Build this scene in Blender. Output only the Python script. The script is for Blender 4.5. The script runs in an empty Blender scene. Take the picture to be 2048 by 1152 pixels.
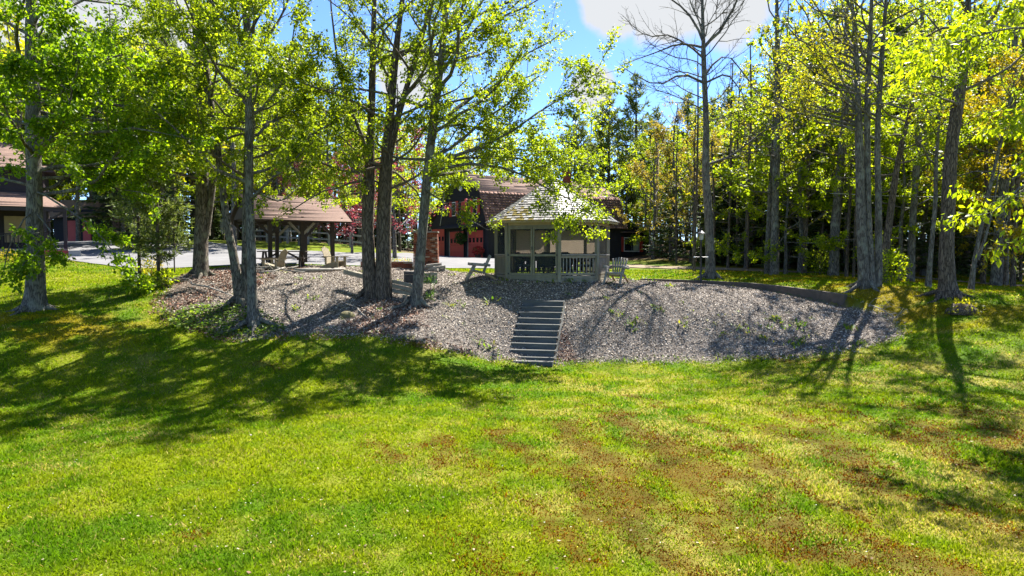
import bpy, math, random
import numpy as np
from mathutils import Vector, Matrix, Euler

# ------------------------------------------------------------------ camera, sky, sun, exposure
SC = bpy.context.scene
COL = SC.collection
R = math.radians
CAM_Z, FPX, PITCH = 3.5, 1384.0, math.atan((576 - 505) / 1384.0)
cam_d = bpy.data.cameras.new('camera'); cam = bpy.data.objects.new('camera', cam_d); COL.objects.link(cam)
cam.location = (0, 0, CAM_Z); cam.rotation_euler = (math.pi / 2 - PITCH, 0, 0)
cam_d.sensor_width = 36.0; cam_d.lens = 36.0 * FPX / 2048.0
cam_d.clip_start = 0.1; cam_d.clip_end = 3000
SC.camera = cam

SUN_AZ, SUN_EL = R(32), R(53)          # azimuth measured from +Y (view direction) towards +X
sun_dir = Vector((math.sin(SUN_AZ) * math.cos(SUN_EL), math.cos(SUN_AZ) * math.cos(SUN_EL), math.sin(SUN_EL)))
sl = bpy.data.lights.new('sun', 'SUN'); sl.energy = 5.0; sl.angle = R(0.53); sl.color = (1.0, 0.955, 0.88)
so = bpy.data.objects.new('sun', sl); COL.objects.link(so)
so.rotation_euler = sun_dir.to_track_quat('Z', 'Y').to_euler(); so.location = (30, 30, 60)

W = bpy.data.worlds.new('World'); SC.world = W; W.use_nodes = True
wn = W.node_tree.nodes; wl = W.node_tree.links; wn.clear()
w_out = wn.new('ShaderNodeOutputWorld'); bg = wn.new('ShaderNodeBackground'); sky = wn.new('ShaderNodeTexSky')
sky.sky_type = 'NISHITA'; sky.sun_disc = False; sky.sun_elevation = SUN_EL; sky.sun_rotation = SUN_AZ
sky.air_density = 0.62; sky.dust_density = 0.03; sky.ozone_density = 8.0; sky.altitude = 400
bg.inputs['Strength'].default_value = 0.088
wl.new(sky.outputs['Color'], bg.inputs['Color'])
# fair-weather clouds: warped blobs at fixed directions all round the sky
def px_dir(px, py):
    a = (px - 1024) / FPX; b = (576 - py) / FPX
    v = Vector((a, math.cos(PITCH) + b * math.sin(PITCH), -math.sin(PITCH) + b * math.cos(PITCH)))
    return v.normalized()
tc = wn.new('ShaderNodeTexCoord'); nz = wn.new('ShaderNodeTexNoise'); nz.inputs['Scale'].default_value = 7.0
nz.inputs['Detail'].default_value = 7.0; nz.inputs['Roughness'].default_value = 0.6
wl.new(tc.outputs['Generated'], nz.inputs['Vector'])
clouds = [(px_dir(1345, -10), .065), (px_dir(1460, 0), .06), (px_dir(1225, 0), .05), (px_dir(1180, 175), .035), (px_dir(60, 60), .10), (px_dir(330, 80), .07),
          (px_dir(1850, 140), .05), (px_dir(700, -150), .1), (px_dir(820, 150), .05)]
rc = random.Random(4)
for k in range(14):
    az = rc.uniform(0, 2 * math.pi); el = rc.uniform(.15, 1.1)
    clouds.append((Vector((math.sin(az) * math.cos(el), math.cos(az) * math.cos(el), math.sin(el))), rc.uniform(.06, .16)))
prev = None
for d, rad in clouds:
    vd = wn.new('ShaderNodeVectorMath'); vd.operation = 'DISTANCE'; vd.inputs[1].default_value = d
    wl.new(tc.outputs['Generated'], vd.inputs[0])
    mr = wn.new('ShaderNodeMapRange'); mr.inputs['From Min'].default_value = 0.0; mr.inputs['From Max'].default_value = rad * 1.5
    mr.inputs['To Min'].default_value = 1.0; mr.inputs['To Max'].default_value = 0.0
    wl.new(vd.outputs['Value'], mr.inputs['Value'])
    if prev is None: prev = mr.outputs[0]
    else:
        mx = wn.new('ShaderNodeMath'); mx.operation = 'MAXIMUM'; wl.new(prev, mx.inputs[0]); wl.new(mr.outputs[0], mx.inputs[1]); prev = mx.outputs[0]
ad = wn.new('ShaderNodeMath'); ad.operation = 'ADD'; wl.new(prev, ad.inputs[0]); wl.new(nz.outputs['Fac'], ad.inputs[1])
cr = wn.new('ShaderNodeMapRange'); cr.interpolation_type = 'SMOOTHSTEP'; cr.inputs['From Min'].default_value = .80; cr.inputs['From Max'].default_value = 1.02
wl.new(ad.outputs[0], cr.inputs['Value'])
bg2 = wn.new('ShaderNodeBackground'); bg2.inputs['Color'].default_value = (.93, .96, 1, 1); bg2.inputs['Strength'].default_value = .225
ms = wn.new('ShaderNodeMixShader'); wl.new(cr.outputs[0], ms.inputs[0]); wl.new(bg.outputs[0], ms.inputs[1]); wl.new(bg2.outputs[0], ms.inputs[2])
wl.new(ms.outputs[0], w_out.inputs['Surface'])

vs = SC.view_settings
vs.view_transform = 'Standard'; vs.look = 'None'; vs.gamma = 1.0; vs.use_curve_mapping = False; vs.exposure = 1.97
SC.display_settings.display_device = 'sRGB'
SC.render.engine = 'CYCLES'
cy = SC.cycles; cy.max_bounces = 7; cy.diffuse_bounces = 4; cy.glossy_bounces = 2; cy.transmission_bounces = 5; cy.transparent_max_bounces = 12
cy.use_denoising = True; cy.use_adaptive_sampling = True; cy.adaptive_threshold = 0.015; cy.caustics_reflective = False; cy.caustics_refractive = False

# ------------------------------------------------------------------ pixel <-> world
def P(px, py, D):
    d = px_dir(px, py); s = D / d.y
    return Vector((d.x * s, D, CAM_Z + d.z * s))

# ------------------------------------------------------------------ numpy noise
def _hash(ix, iy, s):
    h = (ix.astype(np.int64) * 374761393 + iy.astype(np.int64) * 668265263 + s * 144665) & 0x7fffffff
    h = ((h ^ (h >> 13)) * 1274126177) & 0x7fffffff
    return ((h ^ (h >> 16)) & 0xffff) / 65535.0
def vnoise(x, y, s=0):
    ix = np.floor(x); iy = np.floor(y); fx = x - ix; fy = y - iy
    fx = fx * fx * (3 - 2 * fx); fy = fy * fy * (3 - 2 * fy)
    a = _hash(ix, iy, s); b = _hash(ix + 1, iy, s); c = _hash(ix, iy + 1, s); d = _hash(ix + 1, iy + 1, s)
    return (a * (1 - fx) + b * fx) * (1 - fy) + (c * (1 - fx) + d * fx) * fy
def fbm(x, y, s=0, o=4):
    t = 0; a = 1; n = 0
    for k in range(o):
        t = t + a * vnoise(x * 2 ** k + 17.3 * k, y * 2 ** k - 9.1 * k, s + k); n += a; a *= .5
    return t / n
def sstep(a, b, x):
    t = np.clip((x - a) / (b - a), 0, 1); return t * t * (3 - 2 * t)

# ------------------------------------------------------------------ terrain: thin-plate surface through measured points (pixel, depth)
_CP = [(0,1152,7.6),(512,1152,7.5),(1024,1152,7.5),(1536,1152,7.5),(2048,1152,7.6),
 (0,950,11),(512,950,10.9),(1024,950,10.9),(1536,950,10.9),(2048,950,11),
 (0,850,14.2),(700,850,14.1),(1300,850,14.0),(1700,850,13.9),(2048,850,13.6),
 (0,760,17.5),(400,760,18.2),(800,760,18.7),(1100,747,20.0),(1400,745,20.0),(1700,745,19.2),(2048,745,18.0),
 (330,640,22.3),(470,674,21.3),(560,670,21.3),(720,669,21.4),(800,673,21.4),(870,688,21.4),(940,705,21.5),(1010,722,21.8),
 (1150,726,21.9),(1400,719,21.8),(1600,711,21.4),(1700,700,21.3),(1790,672,22.0),(1805,655,23.0),
 (1090,660,23.2),(1090,600,24.6),(600,545,29),(600,620,23.5),(680,590,25),(480,605,23.3),(900,620,24),(900,570,27),(1000,570,26.2),
 (1111,565,26.3),(1220,562,27.5),(1300,580,26),(1300,640,23.4),(1450,577,26.5),(1450,640,23.2),(1600,602,25.5),(1600,650,23.2),(1680,617,25),
 (1690,612,25.6),(1640,600,26.6),(1570,584,28),(1500,573,29.5),(1400,567,31),(1240,561,32.5),(1100,553,32),
 (1735,572,27),(1895,590,24.5),(1860,578,27.5),(2048,600,23.5),(2048,660,20.5),(1850,680,20.8),(1950,640,22),(1410,556,33),
 (1550,550,36),(1665,552,35),(1400,535,42),(1800,560,34),(2000,572,32),(1290,520,52),(1312,511,56),
 (980,517,51),(870,514,58),(1240,522,56),(760,533,36),(600,533,33),(700,508,48),(700,490,55),(570,482,60),(450,535,33),(400,553,27.5),
 (400,507,45),(200,491,48),(150,484,56),(130,516,40),(240,538,34),(0,541,33),(0,516,38),(0,580,27),(70,620,23),(250,600,24.5),(180,562,30),
 (330,562,27),(0,650,20.8),(200,680,20),(0,700,19),(350,700,19.8)]
_pts = [tuple(P(*c)) for c in _CP]
_pts += [(x, 78, 4.6) for x in (-70, -40, -10, 20, 50, 80)] + [(x, 120, 5.2) for x in (-90, 0, 90)]
_pts += [(-38, 20, 1.5), (-45, 38, 3.0), (-60, 0, .6), (38, 20, 1.5), (45, 38, 2.2), (60, 0, .4), (0, -25, -.4), (-30, -25, -.2), (30, -25, -.2), (0, 0, -.05), (-16, 3, 0), (16, 3, 0),
         (-16, 10, .05), (16, 10, .05), (60, 60, 3.8), (-60, 60, 4.4)]
_pts = np.array(_pts)
def _U(r2): return np.where(r2 > 0, r2 * np.log(np.maximum(r2, 1e-12)), 0)
_NP = len(_pts); _K = _U(((_pts[:, None, :2] - _pts[None, :, :2]) ** 2).sum(-1)) + np.eye(_NP) * 2.0
_Pm = np.c_[np.ones(_NP), _pts[:, :2]]
_A = np.block([[_K, _Pm], [_Pm.T, np.zeros((3, 3))]])
_sol = np.linalg.solve(_A, np.r_[_pts[:, 2], np.zeros(3)])
# stone retaining wall line (top edge pixels, depth), the lawn behind it stands level with its top
WALL = [P(1225, 556.5, 32.7), P(1320, 558.5, 32.3), P(1400, 561, 31.2), P(1500, 566, 29.6), P(1570, 573, 28.1), P(1640, 582, 26.7), P(1692, 589.5, 25.7)]
_WX = np.array([[p.x, p.y, p.z] for p in WALL])
def wall_dist(x, y):
    """signed distance to the retaining wall (positive = lawn side, behind) and the wall-top height at the nearest point"""
    best = np.full(np.shape(x), 1e9); sgn = np.zeros(np.shape(x)); zt = np.zeros(np.shape(x)); end = np.zeros(np.shape(x))
    for k in range(len(_WX) - 1):
        a = _WX[k]; b = _WX[k + 1]; d = b[:2] - a[:2]; L2 = d @ d
        t0 = ((x - a[0]) * d[0] + (y - a[1]) * d[1]) / L2; t = np.clip(t0, 0, 1)
        qx = a[0] + t * d[0]; qy = a[1] + t * d[1]; dd = np.hypot(x - qx, y - qy)
        s = np.where(d[0] * (y - a[1]) - d[1] * (x - a[0]) > 0, 1.0, -1.0)
        m = dd < best; best = np.where(m, dd, best); sgn = np.where(m, s, sgn); zt = np.where(m, a[2] + t * (b[2] - a[2]), zt)
        end = np.where(m, np.abs(t0 - t) * math.sqrt(L2), end)
    return best * sgn, zt, end
def terrain(x, y):
    x = np.asarray(x, float); y = np.asarray(y, float); shp = x.shape; xf = x.ravel(); yf = y.ravel()
    cx = np.clip(xf, -90, 90); cyy = np.clip(yf, -25, 125)
    z = np.empty_like(xf)
    for i in range(0, len(xf), 20000):
        a = cx[i:i + 20000]; b = cyy[i:i + 20000]
        r2 = (a[:, None] - _pts[None, :, 0]) ** 2 + (b[:, None] - _pts[None, :, 1]) ** 2
        z[i:i + 20000] = _U(r2) @ _sol[:_NP] + _sol[_NP] + _sol[_NP + 1] * a + _sol[_NP + 2] * b
    d, zt, end = wall_dist(xf, yf)
    lift = np.maximum(z, zt - .02 - .07 * np.abs(d) - end * .3)
    z = np.where((d > -.05), z + (lift - z) * sstep(-.05, .12, d), z)
    z = z - .10 * sstep(-1.8, -.1, d) * (d < -.05) * sstep(.6, 0, end)
    z = z + (fbm(xf * .5, yf * .5, 3, 3) - .5) * .05 + (fbm(xf * 2.3, yf * 2.3, 6, 2) - .5) * .03
    return z.reshape(shp)
def tz(x, y): return float(terrain(np.array([x]), np.array([y]))[0])
def ground(px, py, dmax=120.0):
    """the point of the terrain seen at a pixel"""
    d = px_dir(px, py); s = np.linspace(5, dmax, 1400); X = d.x * s; Y = d.y * s; Z = CAM_Z + d.z * s
    hit = np.nonzero(Z <= terrain(X, Y))[0]
    k = hit[0] if len(hit) else len(s) - 1
    return Vector((X[k], Y[k], tz(X[k], Y[k])))
def at(px, D):
    """the terrain point at a pixel column and a depth"""
    x = (px - 1024) / FPX * D / math.cos(PITCH)
    return Vector((x, D, tz(x, D)))
def inside(x, y, poly):
    x = np.asarray(x, float); y = np.asarray(y, float); c = np.zeros(x.shape, bool); n = len(poly)
    for i in range(n):
        x1, y1 = poly[i][0], poly[i][1]; x2, y2 = poly[i - 1][0], poly[i - 1][1]
        cond = ((y1 > y) != (y2 > y)) & (x < (x2 - x1) * (y - y1) / ((y2 - y1) or 1e-9) + x1)
        c ^= cond
    return c
def pdist(x, y, poly):
    best = np.full(np.shape(x), 1e9); n = len(poly)
    for i in range(n):
        ax, ay = poly[i - 1][0], poly[i - 1][1]; dx, dy = poly[i][0] - ax, poly[i][1] - ay
        t = np.clip(((x - ax) * dx + (y - ay) * dy) / (dx * dx + dy * dy + 1e-9), 0, 1)
        best = np.minimum(best, np.hypot(x - ax - t * dx, y - ay - t * dy))
    return np.where(inside(x, y, poly), best, -best)      # positive inside

# ------------------------------------------------------------------ mesh helpers
def mesh_np(name, V, F, attrs=None, smooth=False, mats=None, midx=None):
    """V (n,3), F (m,k): a mesh straight from arrays"""
    V = np.asarray(V, np.float32); F = np.asarray(F, np.int32); m, k = F.shape
    me = bpy.data.meshes.new(name)
    me.vertices.add(len(V)); me.vertices.foreach_set('co', V.ravel())
    me.loops.add(m * k); me.loops.foreach_set('vertex_index', F.ravel())
    me.polygons.add(m); me.polygons.foreach_set('loop_start', np.arange(0, m * k, k, dtype=np.int32))
    me.polygons.foreach_set('loop_total', np.full(m, k, np.int32))
    if smooth: me.polygons.foreach_set('use_smooth', np.ones(m, bool))
    for mt in (mats or []): me.materials.append(mt)
    if midx is not None: me.polygons.foreach_set('material_index', np.asarray(midx, np.int32))
    for an, arr in (attrs or {}).items():
        arr = np.asarray(arr, np.float32)
        if arr.ndim == 1:
            a = me.attributes.new(an, 'FLOAT', 'POINT'); a.data.foreach_set('value', arr)
        else:
            if arr.shape[1] == 3: arr = np.c_[arr, np.ones(len(arr), np.float32)]
            a = me.attributes.new(an, 'FLOAT_COLOR', 'POINT'); a.data.foreach_set('color', arr.ravel())
    me.update(calc_edges=True)
    return me
class MB:
    """collects shapes into one mesh"""
    def __init__(s): s.v = []; s.f = []
    def add(s, vs_, fs): o = len(s.v); s.v += [tuple(v) for v in vs_]; s.f += [tuple(i + o for i in f) for f in fs]; return s
    def box(s, c, d, rot=None, taper=1.0):
        x, y, z = d[0] / 2, d[1] / 2, d[2] / 2; t = taper
        vs_ = [Vector(p) for p in ((-x, -y, -z), (x, -y, -z), (x, y, -z), (-x, y, -z), (-x * t, -y * t, z), (x * t, -y * t, z), (x * t, y * t, z), (-x * t, y * t, z))]
        if rot is not None:
            M = Euler(rot).to_matrix() if not isinstance(rot, Matrix) else rot
            vs_ = [M @ v for v in vs_]
        return s.add([v + Vector(c) for v in vs_], [(3, 2, 1, 0), (4, 5, 6, 7), (0, 1, 5, 4), (1, 2, 6, 5), (2, 3, 7, 6), (3, 0, 4, 7)])
    def beam(s, a, b, w, h, up=(0, 0, 1)):
        a = Vector(a); b = Vector(b); d = b - a; L = d.length; y = d.normalized(); upv = Vector(up)
        if abs(y.dot(upv)) > .98: upv = Vector((0, 1, 0))
        x = y.cross(upv).normalized(); z = x.cross(y)
        M = Matrix((x, y, z)).transposed()
        return s.box((a + b) / 2, (w, L, h), M)
    def tube(s, pts, rad, n=8, cap=True, noise=0.0, rng=None):
        pts = [Vector(p) for p in pts]; m = len(pts)
        if not hasattr(rad, '__len__'): rad = [rad] * m
        t = (pts[1] - pts[0]).normalized(); ref = Vector((1, 0, 0)) if abs(t.x) < .8 else Vector((0, 1, 0))
        u = t.cross(ref).normalized(); o = len(s.v)
        for i in range(m):
            t2 = (pts[min(i + 1, m - 1)] - pts[max(i - 1, 0)]).normalized()
            u = (u - t2 * u.dot(t2)).normalized(); w = t2.cross(u)
            for k in range(n):
                a = 2 * math.pi * k / n; r = rad[i] * (1 + (rng.uniform(-noise, noise) if rng else 0))
                s.v.append(tuple(pts[i] + (u * math.cos(a) + w * math.sin(a)) * r))
        for i in range(m - 1):
            for k in range(n):
                a = o + i * n + k; b = o + i * n + (k + 1) % n
                s.f.append((a, b, b + n, a + n))
        if cap:
            s.f.append(tuple(o + k for k in reversed(range(n)))); s.f.append(tuple(o + (m - 1) * n + k for k in range(n)))
        return s
    def lathe(s, prof, n=16, c=(0, 0, 0)):
        o = len(s.v)
        for r, z in prof:
            for k in range(n):
                a = 2 * math.pi * k / n; s.v.append((c[0] + r * math.cos(a), c[1] + r * math.sin(a), c[2] + z))
        for i in range(len(prof) - 1):
            for k in range(n):
                a = o + i * n + k; b = o + i * n + (k + 1) % n; s.f.append((a, b, b + n, a + n))
        s.f.append(tuple(o + k for k in reversed(range(n)))); s.f.append(tuple(o + (len(prof) - 1) * n + k for k in range(n)))
        return s
    def prism(s, poly, z0, z1, fn=None):
        """a polygon in a plane, thickened; fn maps (a, b, t) to a point"""
        n = len(poly); fn = fn or (lambda a, b, t: (a, b, t))
        vs_ = [fn(a, b, z0) for a, b in poly] + [fn(a, b, z1) for a, b in poly]
        fs = [tuple(reversed(range(n))), tuple(range(n, 2 * n))] + [(i, (i + 1) % n, n + (i + 1) % n, n + i) for i in range(n)]
        return s.add(vs_, fs)
    def mesh(s, name, mat=None, smooth=False):
        me = bpy.data.meshes.new(name); me.from_pydata(s.v, [], s.f)
        if mat: me.materials.append(mat)
        if smooth:
            me.polygons.foreach_set('use_smooth', np.ones(len(me.polygons), bool))
        me.update(); return me
    def build(s, name, mat, parent=None, smooth=False, bevel=0.0):
        o = bpy.data.objects.new(name, s.mesh(name, mat, smooth)); COL.objects.link(o); o.parent = parent
        if bevel:
            b = o.modifiers.new('bevel', 'BEVEL'); b.width = bevel; b.segments = 1; b.limit_method = 'ANGLE'
        return o
def link(name, me, parent=None, loc=None, rot=None, scale=None, mtx=None):
    o = bpy.data.objects.new(name, me); COL.objects.link(o); o.parent = parent
    if mtx is not None: o.matrix_local = mtx
    else:
        if loc is not None: o.location = loc
        if rot is not None: o.rotation_euler = rot
        if scale is not None: o.scale = scale if hasattr(scale, '__len__') else (scale,) * 3
    return o
def tag(o, label=None, cat=None, group=None, kind=None):
    if label: o['label'] = label
    if cat: o['category'] = cat
    if group: o['group'] = group
    if kind: o['kind'] = kind
    return o
def thing(name, label, cat, loc=(0, 0, 0), rz=0.0, group=None):
    o = bpy.data.objects.new(name, None); COL.objects.link(o); o.location = loc; o.rotation_euler = (0, 0, rz)
    o.empty_display_size = .2
    return tag(o, label, cat, group)
def copy_tree(o, parent=None):
    c = o.copy(); COL.objects.link(c); c.parent = parent
    for ch in o.children: copy_tree(ch, c)
    return c

# ------------------------------------------------------------------ materials
_mats = {}
def mat(name, col=(.5, .5, .5), rough=.8, spec=.3, metal=0.0, noise=None, bump=None, trans=None, attr=None, rnd=None, stretch=(1, 1, 1), col2=None, detail=6):
    """principled material; noise=(scale, contrast) varies col..col2; bump=(scale, strength); trans=(colour, amount) adds translucency;
    attr=colour attribute name; rnd=[(pos, colour)...] ramp over the 'rnd' attribute"""
    if name in _mats: return _mats[name]
    m = bpy.data.materials.new(name); m.use_nodes = True; n = m.node_tree.nodes; l = m.node_tree.links; n.clear()
    out = n.new('ShaderNodeOutputMaterial'); b = n.new('ShaderNodeBsdfPrincipled'); l.new(b.outputs[0], out.inputs[0])
    b.inputs['Roughness'].default_value = rough; b.inputs['Metallic'].default_value = metal; b.inputs['Specular IOR Level'].default_value = spec
    b.inputs['Base Color'].default_value = (*col, 1)
    csrc = None
    if attr:
        a = n.new('ShaderNodeAttribute'); a.attribute_name = attr; csrc = a.outputs['Color']
    if rnd:
        a = n.new('ShaderNodeAttribute'); a.attribute_name = 'rnd'; rp = n.new('ShaderNodeValToRGB')
        e = rp.color_ramp.elements
        while len(e) < len(rnd): e.new(.5)
        for k, (p, c) in enumerate(rnd): e[k].position = p; e[k].color = (*c, 1)
        l.new(a.outputs['Fac'], rp.inputs[0]); csrc = rp.outputs[0]
    if noise or bump:
        tcn = n.new('ShaderNodeTexCoord'); mp = n.new('ShaderNodeMapping'); mp.inputs['Scale'].default_value = stretch
        l.new(tcn.outputs['Object'], mp.inputs[0])
    if noise:
        nt = n.new('ShaderNodeTexNoise'); nt.inputs['Scale'].default_value = noise[0]; nt.inputs['Detail'].default_value = detail; nt.inputs['Roughness'].default_value = .65
        l.new(mp.outputs[0], nt.inputs['Vector'])
        rp = n.new('ShaderNodeMapRange'); c = noise[1]; rp.inputs['From Min'].default_value = .5 - .5 / c; rp.inputs['From Max'].default_value = .5 + .5 / c
        l.new(nt.outputs['Fac'], rp.inputs['Value'])
        mx = n.new('ShaderNodeMix'); mx.data_type = 'RGBA'; l.new(rp.outputs[0], mx.inputs[0])
        if csrc is None:
            mx.inputs[6].default_value = (*col, 1); mx.inputs[7].default_value = (*(col2 or [v * .5 for v in col]), 1)
        else:
            k2 = col2 if col2 else (.6, .6, .6)
            mu = n.new('ShaderNodeMix'); mu.data_type = 'RGBA'; mu.blend_type = 'MULTIPLY'; mu.inputs[0].default_value = 1
            l.new(csrc, mu.inputs[6]); mu.inputs[7].default_value = (*k2, 1)
            l.new(csrc, mx.inputs[6]); l.new(mu.outputs[2], mx.inputs[7])
        csrc = mx.outputs[2]
    if csrc is not None: l.new(csrc, b.inputs['Base Color'])
    if bump:
        bt = n.new('ShaderNodeTexNoise'); bt.inputs['Scale'].default_value = bump[0]; bt.inputs['Detail'].default_value = 5; l.new(mp.outputs[0], bt.inputs['Vector'])
        bp = n.new('ShaderNodeBump'); bp.inputs['Strength'].default_value = bump[1]; bp.inputs['Distance'].default_value = bump[2] if len(bump) > 2 else .02
        l.new(bt.outputs['Fac'], bp.inputs['Height']); l.new(bp.outputs[0], b.inputs['Normal'])
    if trans:
        t = n.new('ShaderNodeBsdfTranslucent'); t.inputs['Color'].default_value = (*trans[0], 1)
        if csrc is not None:
            mu = n.new('ShaderNodeMix'); mu.data_type = 'RGBA'; mu.blend_type = 'MULTIPLY'; mu.inputs[0].default_value = 1
            l.new(csrc, mu.inputs[6]); mu.inputs[7].default_value = (*trans[0], 1); l.new(mu.outputs[2], t.inputs['Color'])
        ad_ = n.new('ShaderNodeMixShader'); ad_.inputs[0].default_value = trans[1]
        l.new(b.outputs[0], ad_.inputs[1]); l.new(t.outputs[0], ad_.inputs[2]); l.new(ad_.outputs[0], out.inputs[0])
    _mats[name] = m
    return m
# ================================================================== GROUND
rng = np.random.default_rng(11)
def gxy(px, py): g = ground(px, py); return (g.x, g.y)
def axy(px, D): g = at(px, D); return (g.x, g.y)
GRAVEL = [gxy(*q) for q in ((318, 606), (345, 640), (400, 656), (470, 673), (560, 671), (640, 670), (720, 669), (800, 674), (870, 689), (940, 706), (1010, 723), (1080, 728), (1150, 727),
          (1280, 723), (1400, 719), (1520, 715), (1600, 711), (1700, 699), (1770, 684), (1800, 666), (1796, 650), (1770, 634), (1725, 619))]
GRAVEL += [(p.x - .02, p.y - .05) for p in reversed(WALL)]
GRAVEL += [axy(*q) for q in ((1180, 33.0), (1090, 32.8), (1000, 31.2), (960, 30.6), (925, 31.6), (880, 33.6), (770, 34.4), (700, 34.2), (600, 34.0), (480, 33.4), (420, 31), (352, 27.5))]
DRIVE = [axy(*q) for q in ((96, 40), (150, 37.8), (205, 36), (250, 34.6), (330, 33.6), (420, 33.8), (520, 34.4), (600, 34.7), (700, 34.9), (770, 35.2), (860, 36), (925, 36.8), (1000, 38.2), (1090, 40), (1180, 43))]
DRIVE += [(2.2, 47.5), (-1.9, 50.8), (-7.2, 59.2), axy(830, 55.5), axy(790, 50.5), axy(700, 48.5), axy(520, 48), axy(400, 54), axy(200, 63), axy(135, 63), axy(112, 52)]
PATH = [axy(*q) for q in ((1205, 43.4), (1240, 42.4), (1330, 41.0), (1430, 39.4), (1480, 39.0), (1600, 37.2), (1720, 36.4), (1850, 35.0), (1990, 32.2), (2150, 30.6), (2150, 31.4), (1990, 33.2), (1850, 36.0),
                                  (1720, 37.6), (1600, 38.6), (1490, 41), (1430, 41.4), (1330, 43.2), (1230, 45.2))]
COVER = [gxy(*q) for q in ((335, 642), (380, 622), (440, 606), (480, 618), (540, 640), (575, 664), (500, 673), (455, 668), (390, 660))]
MULCH = [gxy(690, 655), gxy(745, 600), gxy(850, 615), gxy(835, 650), gxy(780, 668), gxy(720, 668)]
MULCH2 = [gxy(1112, 722), gxy(1121, 655), gxy(1140, 690), gxy(1152, 726)]
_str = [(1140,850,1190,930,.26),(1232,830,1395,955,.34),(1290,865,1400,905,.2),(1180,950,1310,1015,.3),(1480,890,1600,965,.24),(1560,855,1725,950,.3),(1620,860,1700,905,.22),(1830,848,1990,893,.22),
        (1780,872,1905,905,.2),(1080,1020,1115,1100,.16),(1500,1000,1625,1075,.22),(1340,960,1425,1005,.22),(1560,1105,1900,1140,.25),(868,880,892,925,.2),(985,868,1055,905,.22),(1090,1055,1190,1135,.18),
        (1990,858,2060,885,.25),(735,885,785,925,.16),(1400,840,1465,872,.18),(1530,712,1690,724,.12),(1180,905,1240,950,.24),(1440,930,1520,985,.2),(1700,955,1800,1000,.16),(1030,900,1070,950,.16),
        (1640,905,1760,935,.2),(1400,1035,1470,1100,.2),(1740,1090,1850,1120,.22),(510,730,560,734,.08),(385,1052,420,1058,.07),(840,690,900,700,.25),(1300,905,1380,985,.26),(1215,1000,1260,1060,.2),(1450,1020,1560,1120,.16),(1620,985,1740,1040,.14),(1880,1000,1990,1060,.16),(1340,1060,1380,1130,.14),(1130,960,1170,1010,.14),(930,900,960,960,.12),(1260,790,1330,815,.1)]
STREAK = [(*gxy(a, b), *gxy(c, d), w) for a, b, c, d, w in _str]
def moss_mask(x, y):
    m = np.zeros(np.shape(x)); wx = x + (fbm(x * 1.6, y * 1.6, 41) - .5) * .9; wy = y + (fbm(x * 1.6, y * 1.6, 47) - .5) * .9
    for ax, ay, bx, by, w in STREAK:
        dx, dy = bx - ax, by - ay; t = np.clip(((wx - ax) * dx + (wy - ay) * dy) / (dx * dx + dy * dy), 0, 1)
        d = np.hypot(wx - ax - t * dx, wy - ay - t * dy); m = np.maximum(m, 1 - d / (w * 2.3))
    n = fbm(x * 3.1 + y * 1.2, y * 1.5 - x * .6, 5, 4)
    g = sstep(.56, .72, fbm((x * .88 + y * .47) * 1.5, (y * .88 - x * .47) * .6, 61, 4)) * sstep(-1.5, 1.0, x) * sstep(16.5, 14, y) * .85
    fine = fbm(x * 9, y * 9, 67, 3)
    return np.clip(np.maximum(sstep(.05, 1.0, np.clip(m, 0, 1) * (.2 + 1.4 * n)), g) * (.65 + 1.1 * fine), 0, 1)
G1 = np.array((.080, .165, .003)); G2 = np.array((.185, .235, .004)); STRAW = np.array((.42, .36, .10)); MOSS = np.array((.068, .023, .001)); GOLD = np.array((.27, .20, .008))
def lawn_parts(x, y):
    n1 = fbm(x * .35, y * .35, 7, 4); n2 = fbm(x * 1.9 + 3, y * 1.9, 13, 4); n3 = fbm((x * .8 + y * .6) * 1.1, (y * .8 - x * .6) * .45, 19, 4)
    c = G1 + (G2 - G1) * sstep(.28, .66, n1 * .45 + n2 * .55)[..., None]
    side = sstep(-3.5, 2.5, x - (y - 14) * .12) * sstep(23, 18, y)
    s = sstep(.42, .66, n3 * .6 + n2 * .4) * (.14 + .50 * side)
    s = np.clip(np.maximum(s, sstep(.62, .8, fbm(x * .8 + 9, y * 1.4, 23, 4)) * .4), 0, .7)
    far = sstep(20, 23, y) * sstep(8, 13, x)
    gold = np.maximum(far * sstep(.42, .6, fbm(x * .5, y * 1.2, 29, 4)) * .8, sstep(5, 8, x) * sstep(11, 8, y) * sstep(.45, .7, n1) * .6)
    gold = np.maximum(gold, sstep(-10, -13, x) * sstep(18.5, 20.5, y) * sstep(23.5, 21.5, y) * sstep(.35, .55, n2) * .75)
    c = c + (GOLD - c) * gold[..., None]
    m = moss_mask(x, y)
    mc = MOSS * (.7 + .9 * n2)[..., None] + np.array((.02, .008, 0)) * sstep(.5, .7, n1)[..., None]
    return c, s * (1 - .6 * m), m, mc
def lawn_col(x, y):
    c, s, m, mc = lawn_parts(x, y); c = c + (STRAW - c) * s[..., None]; return c + (mc - c) * (m * .72)[..., None]
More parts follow.
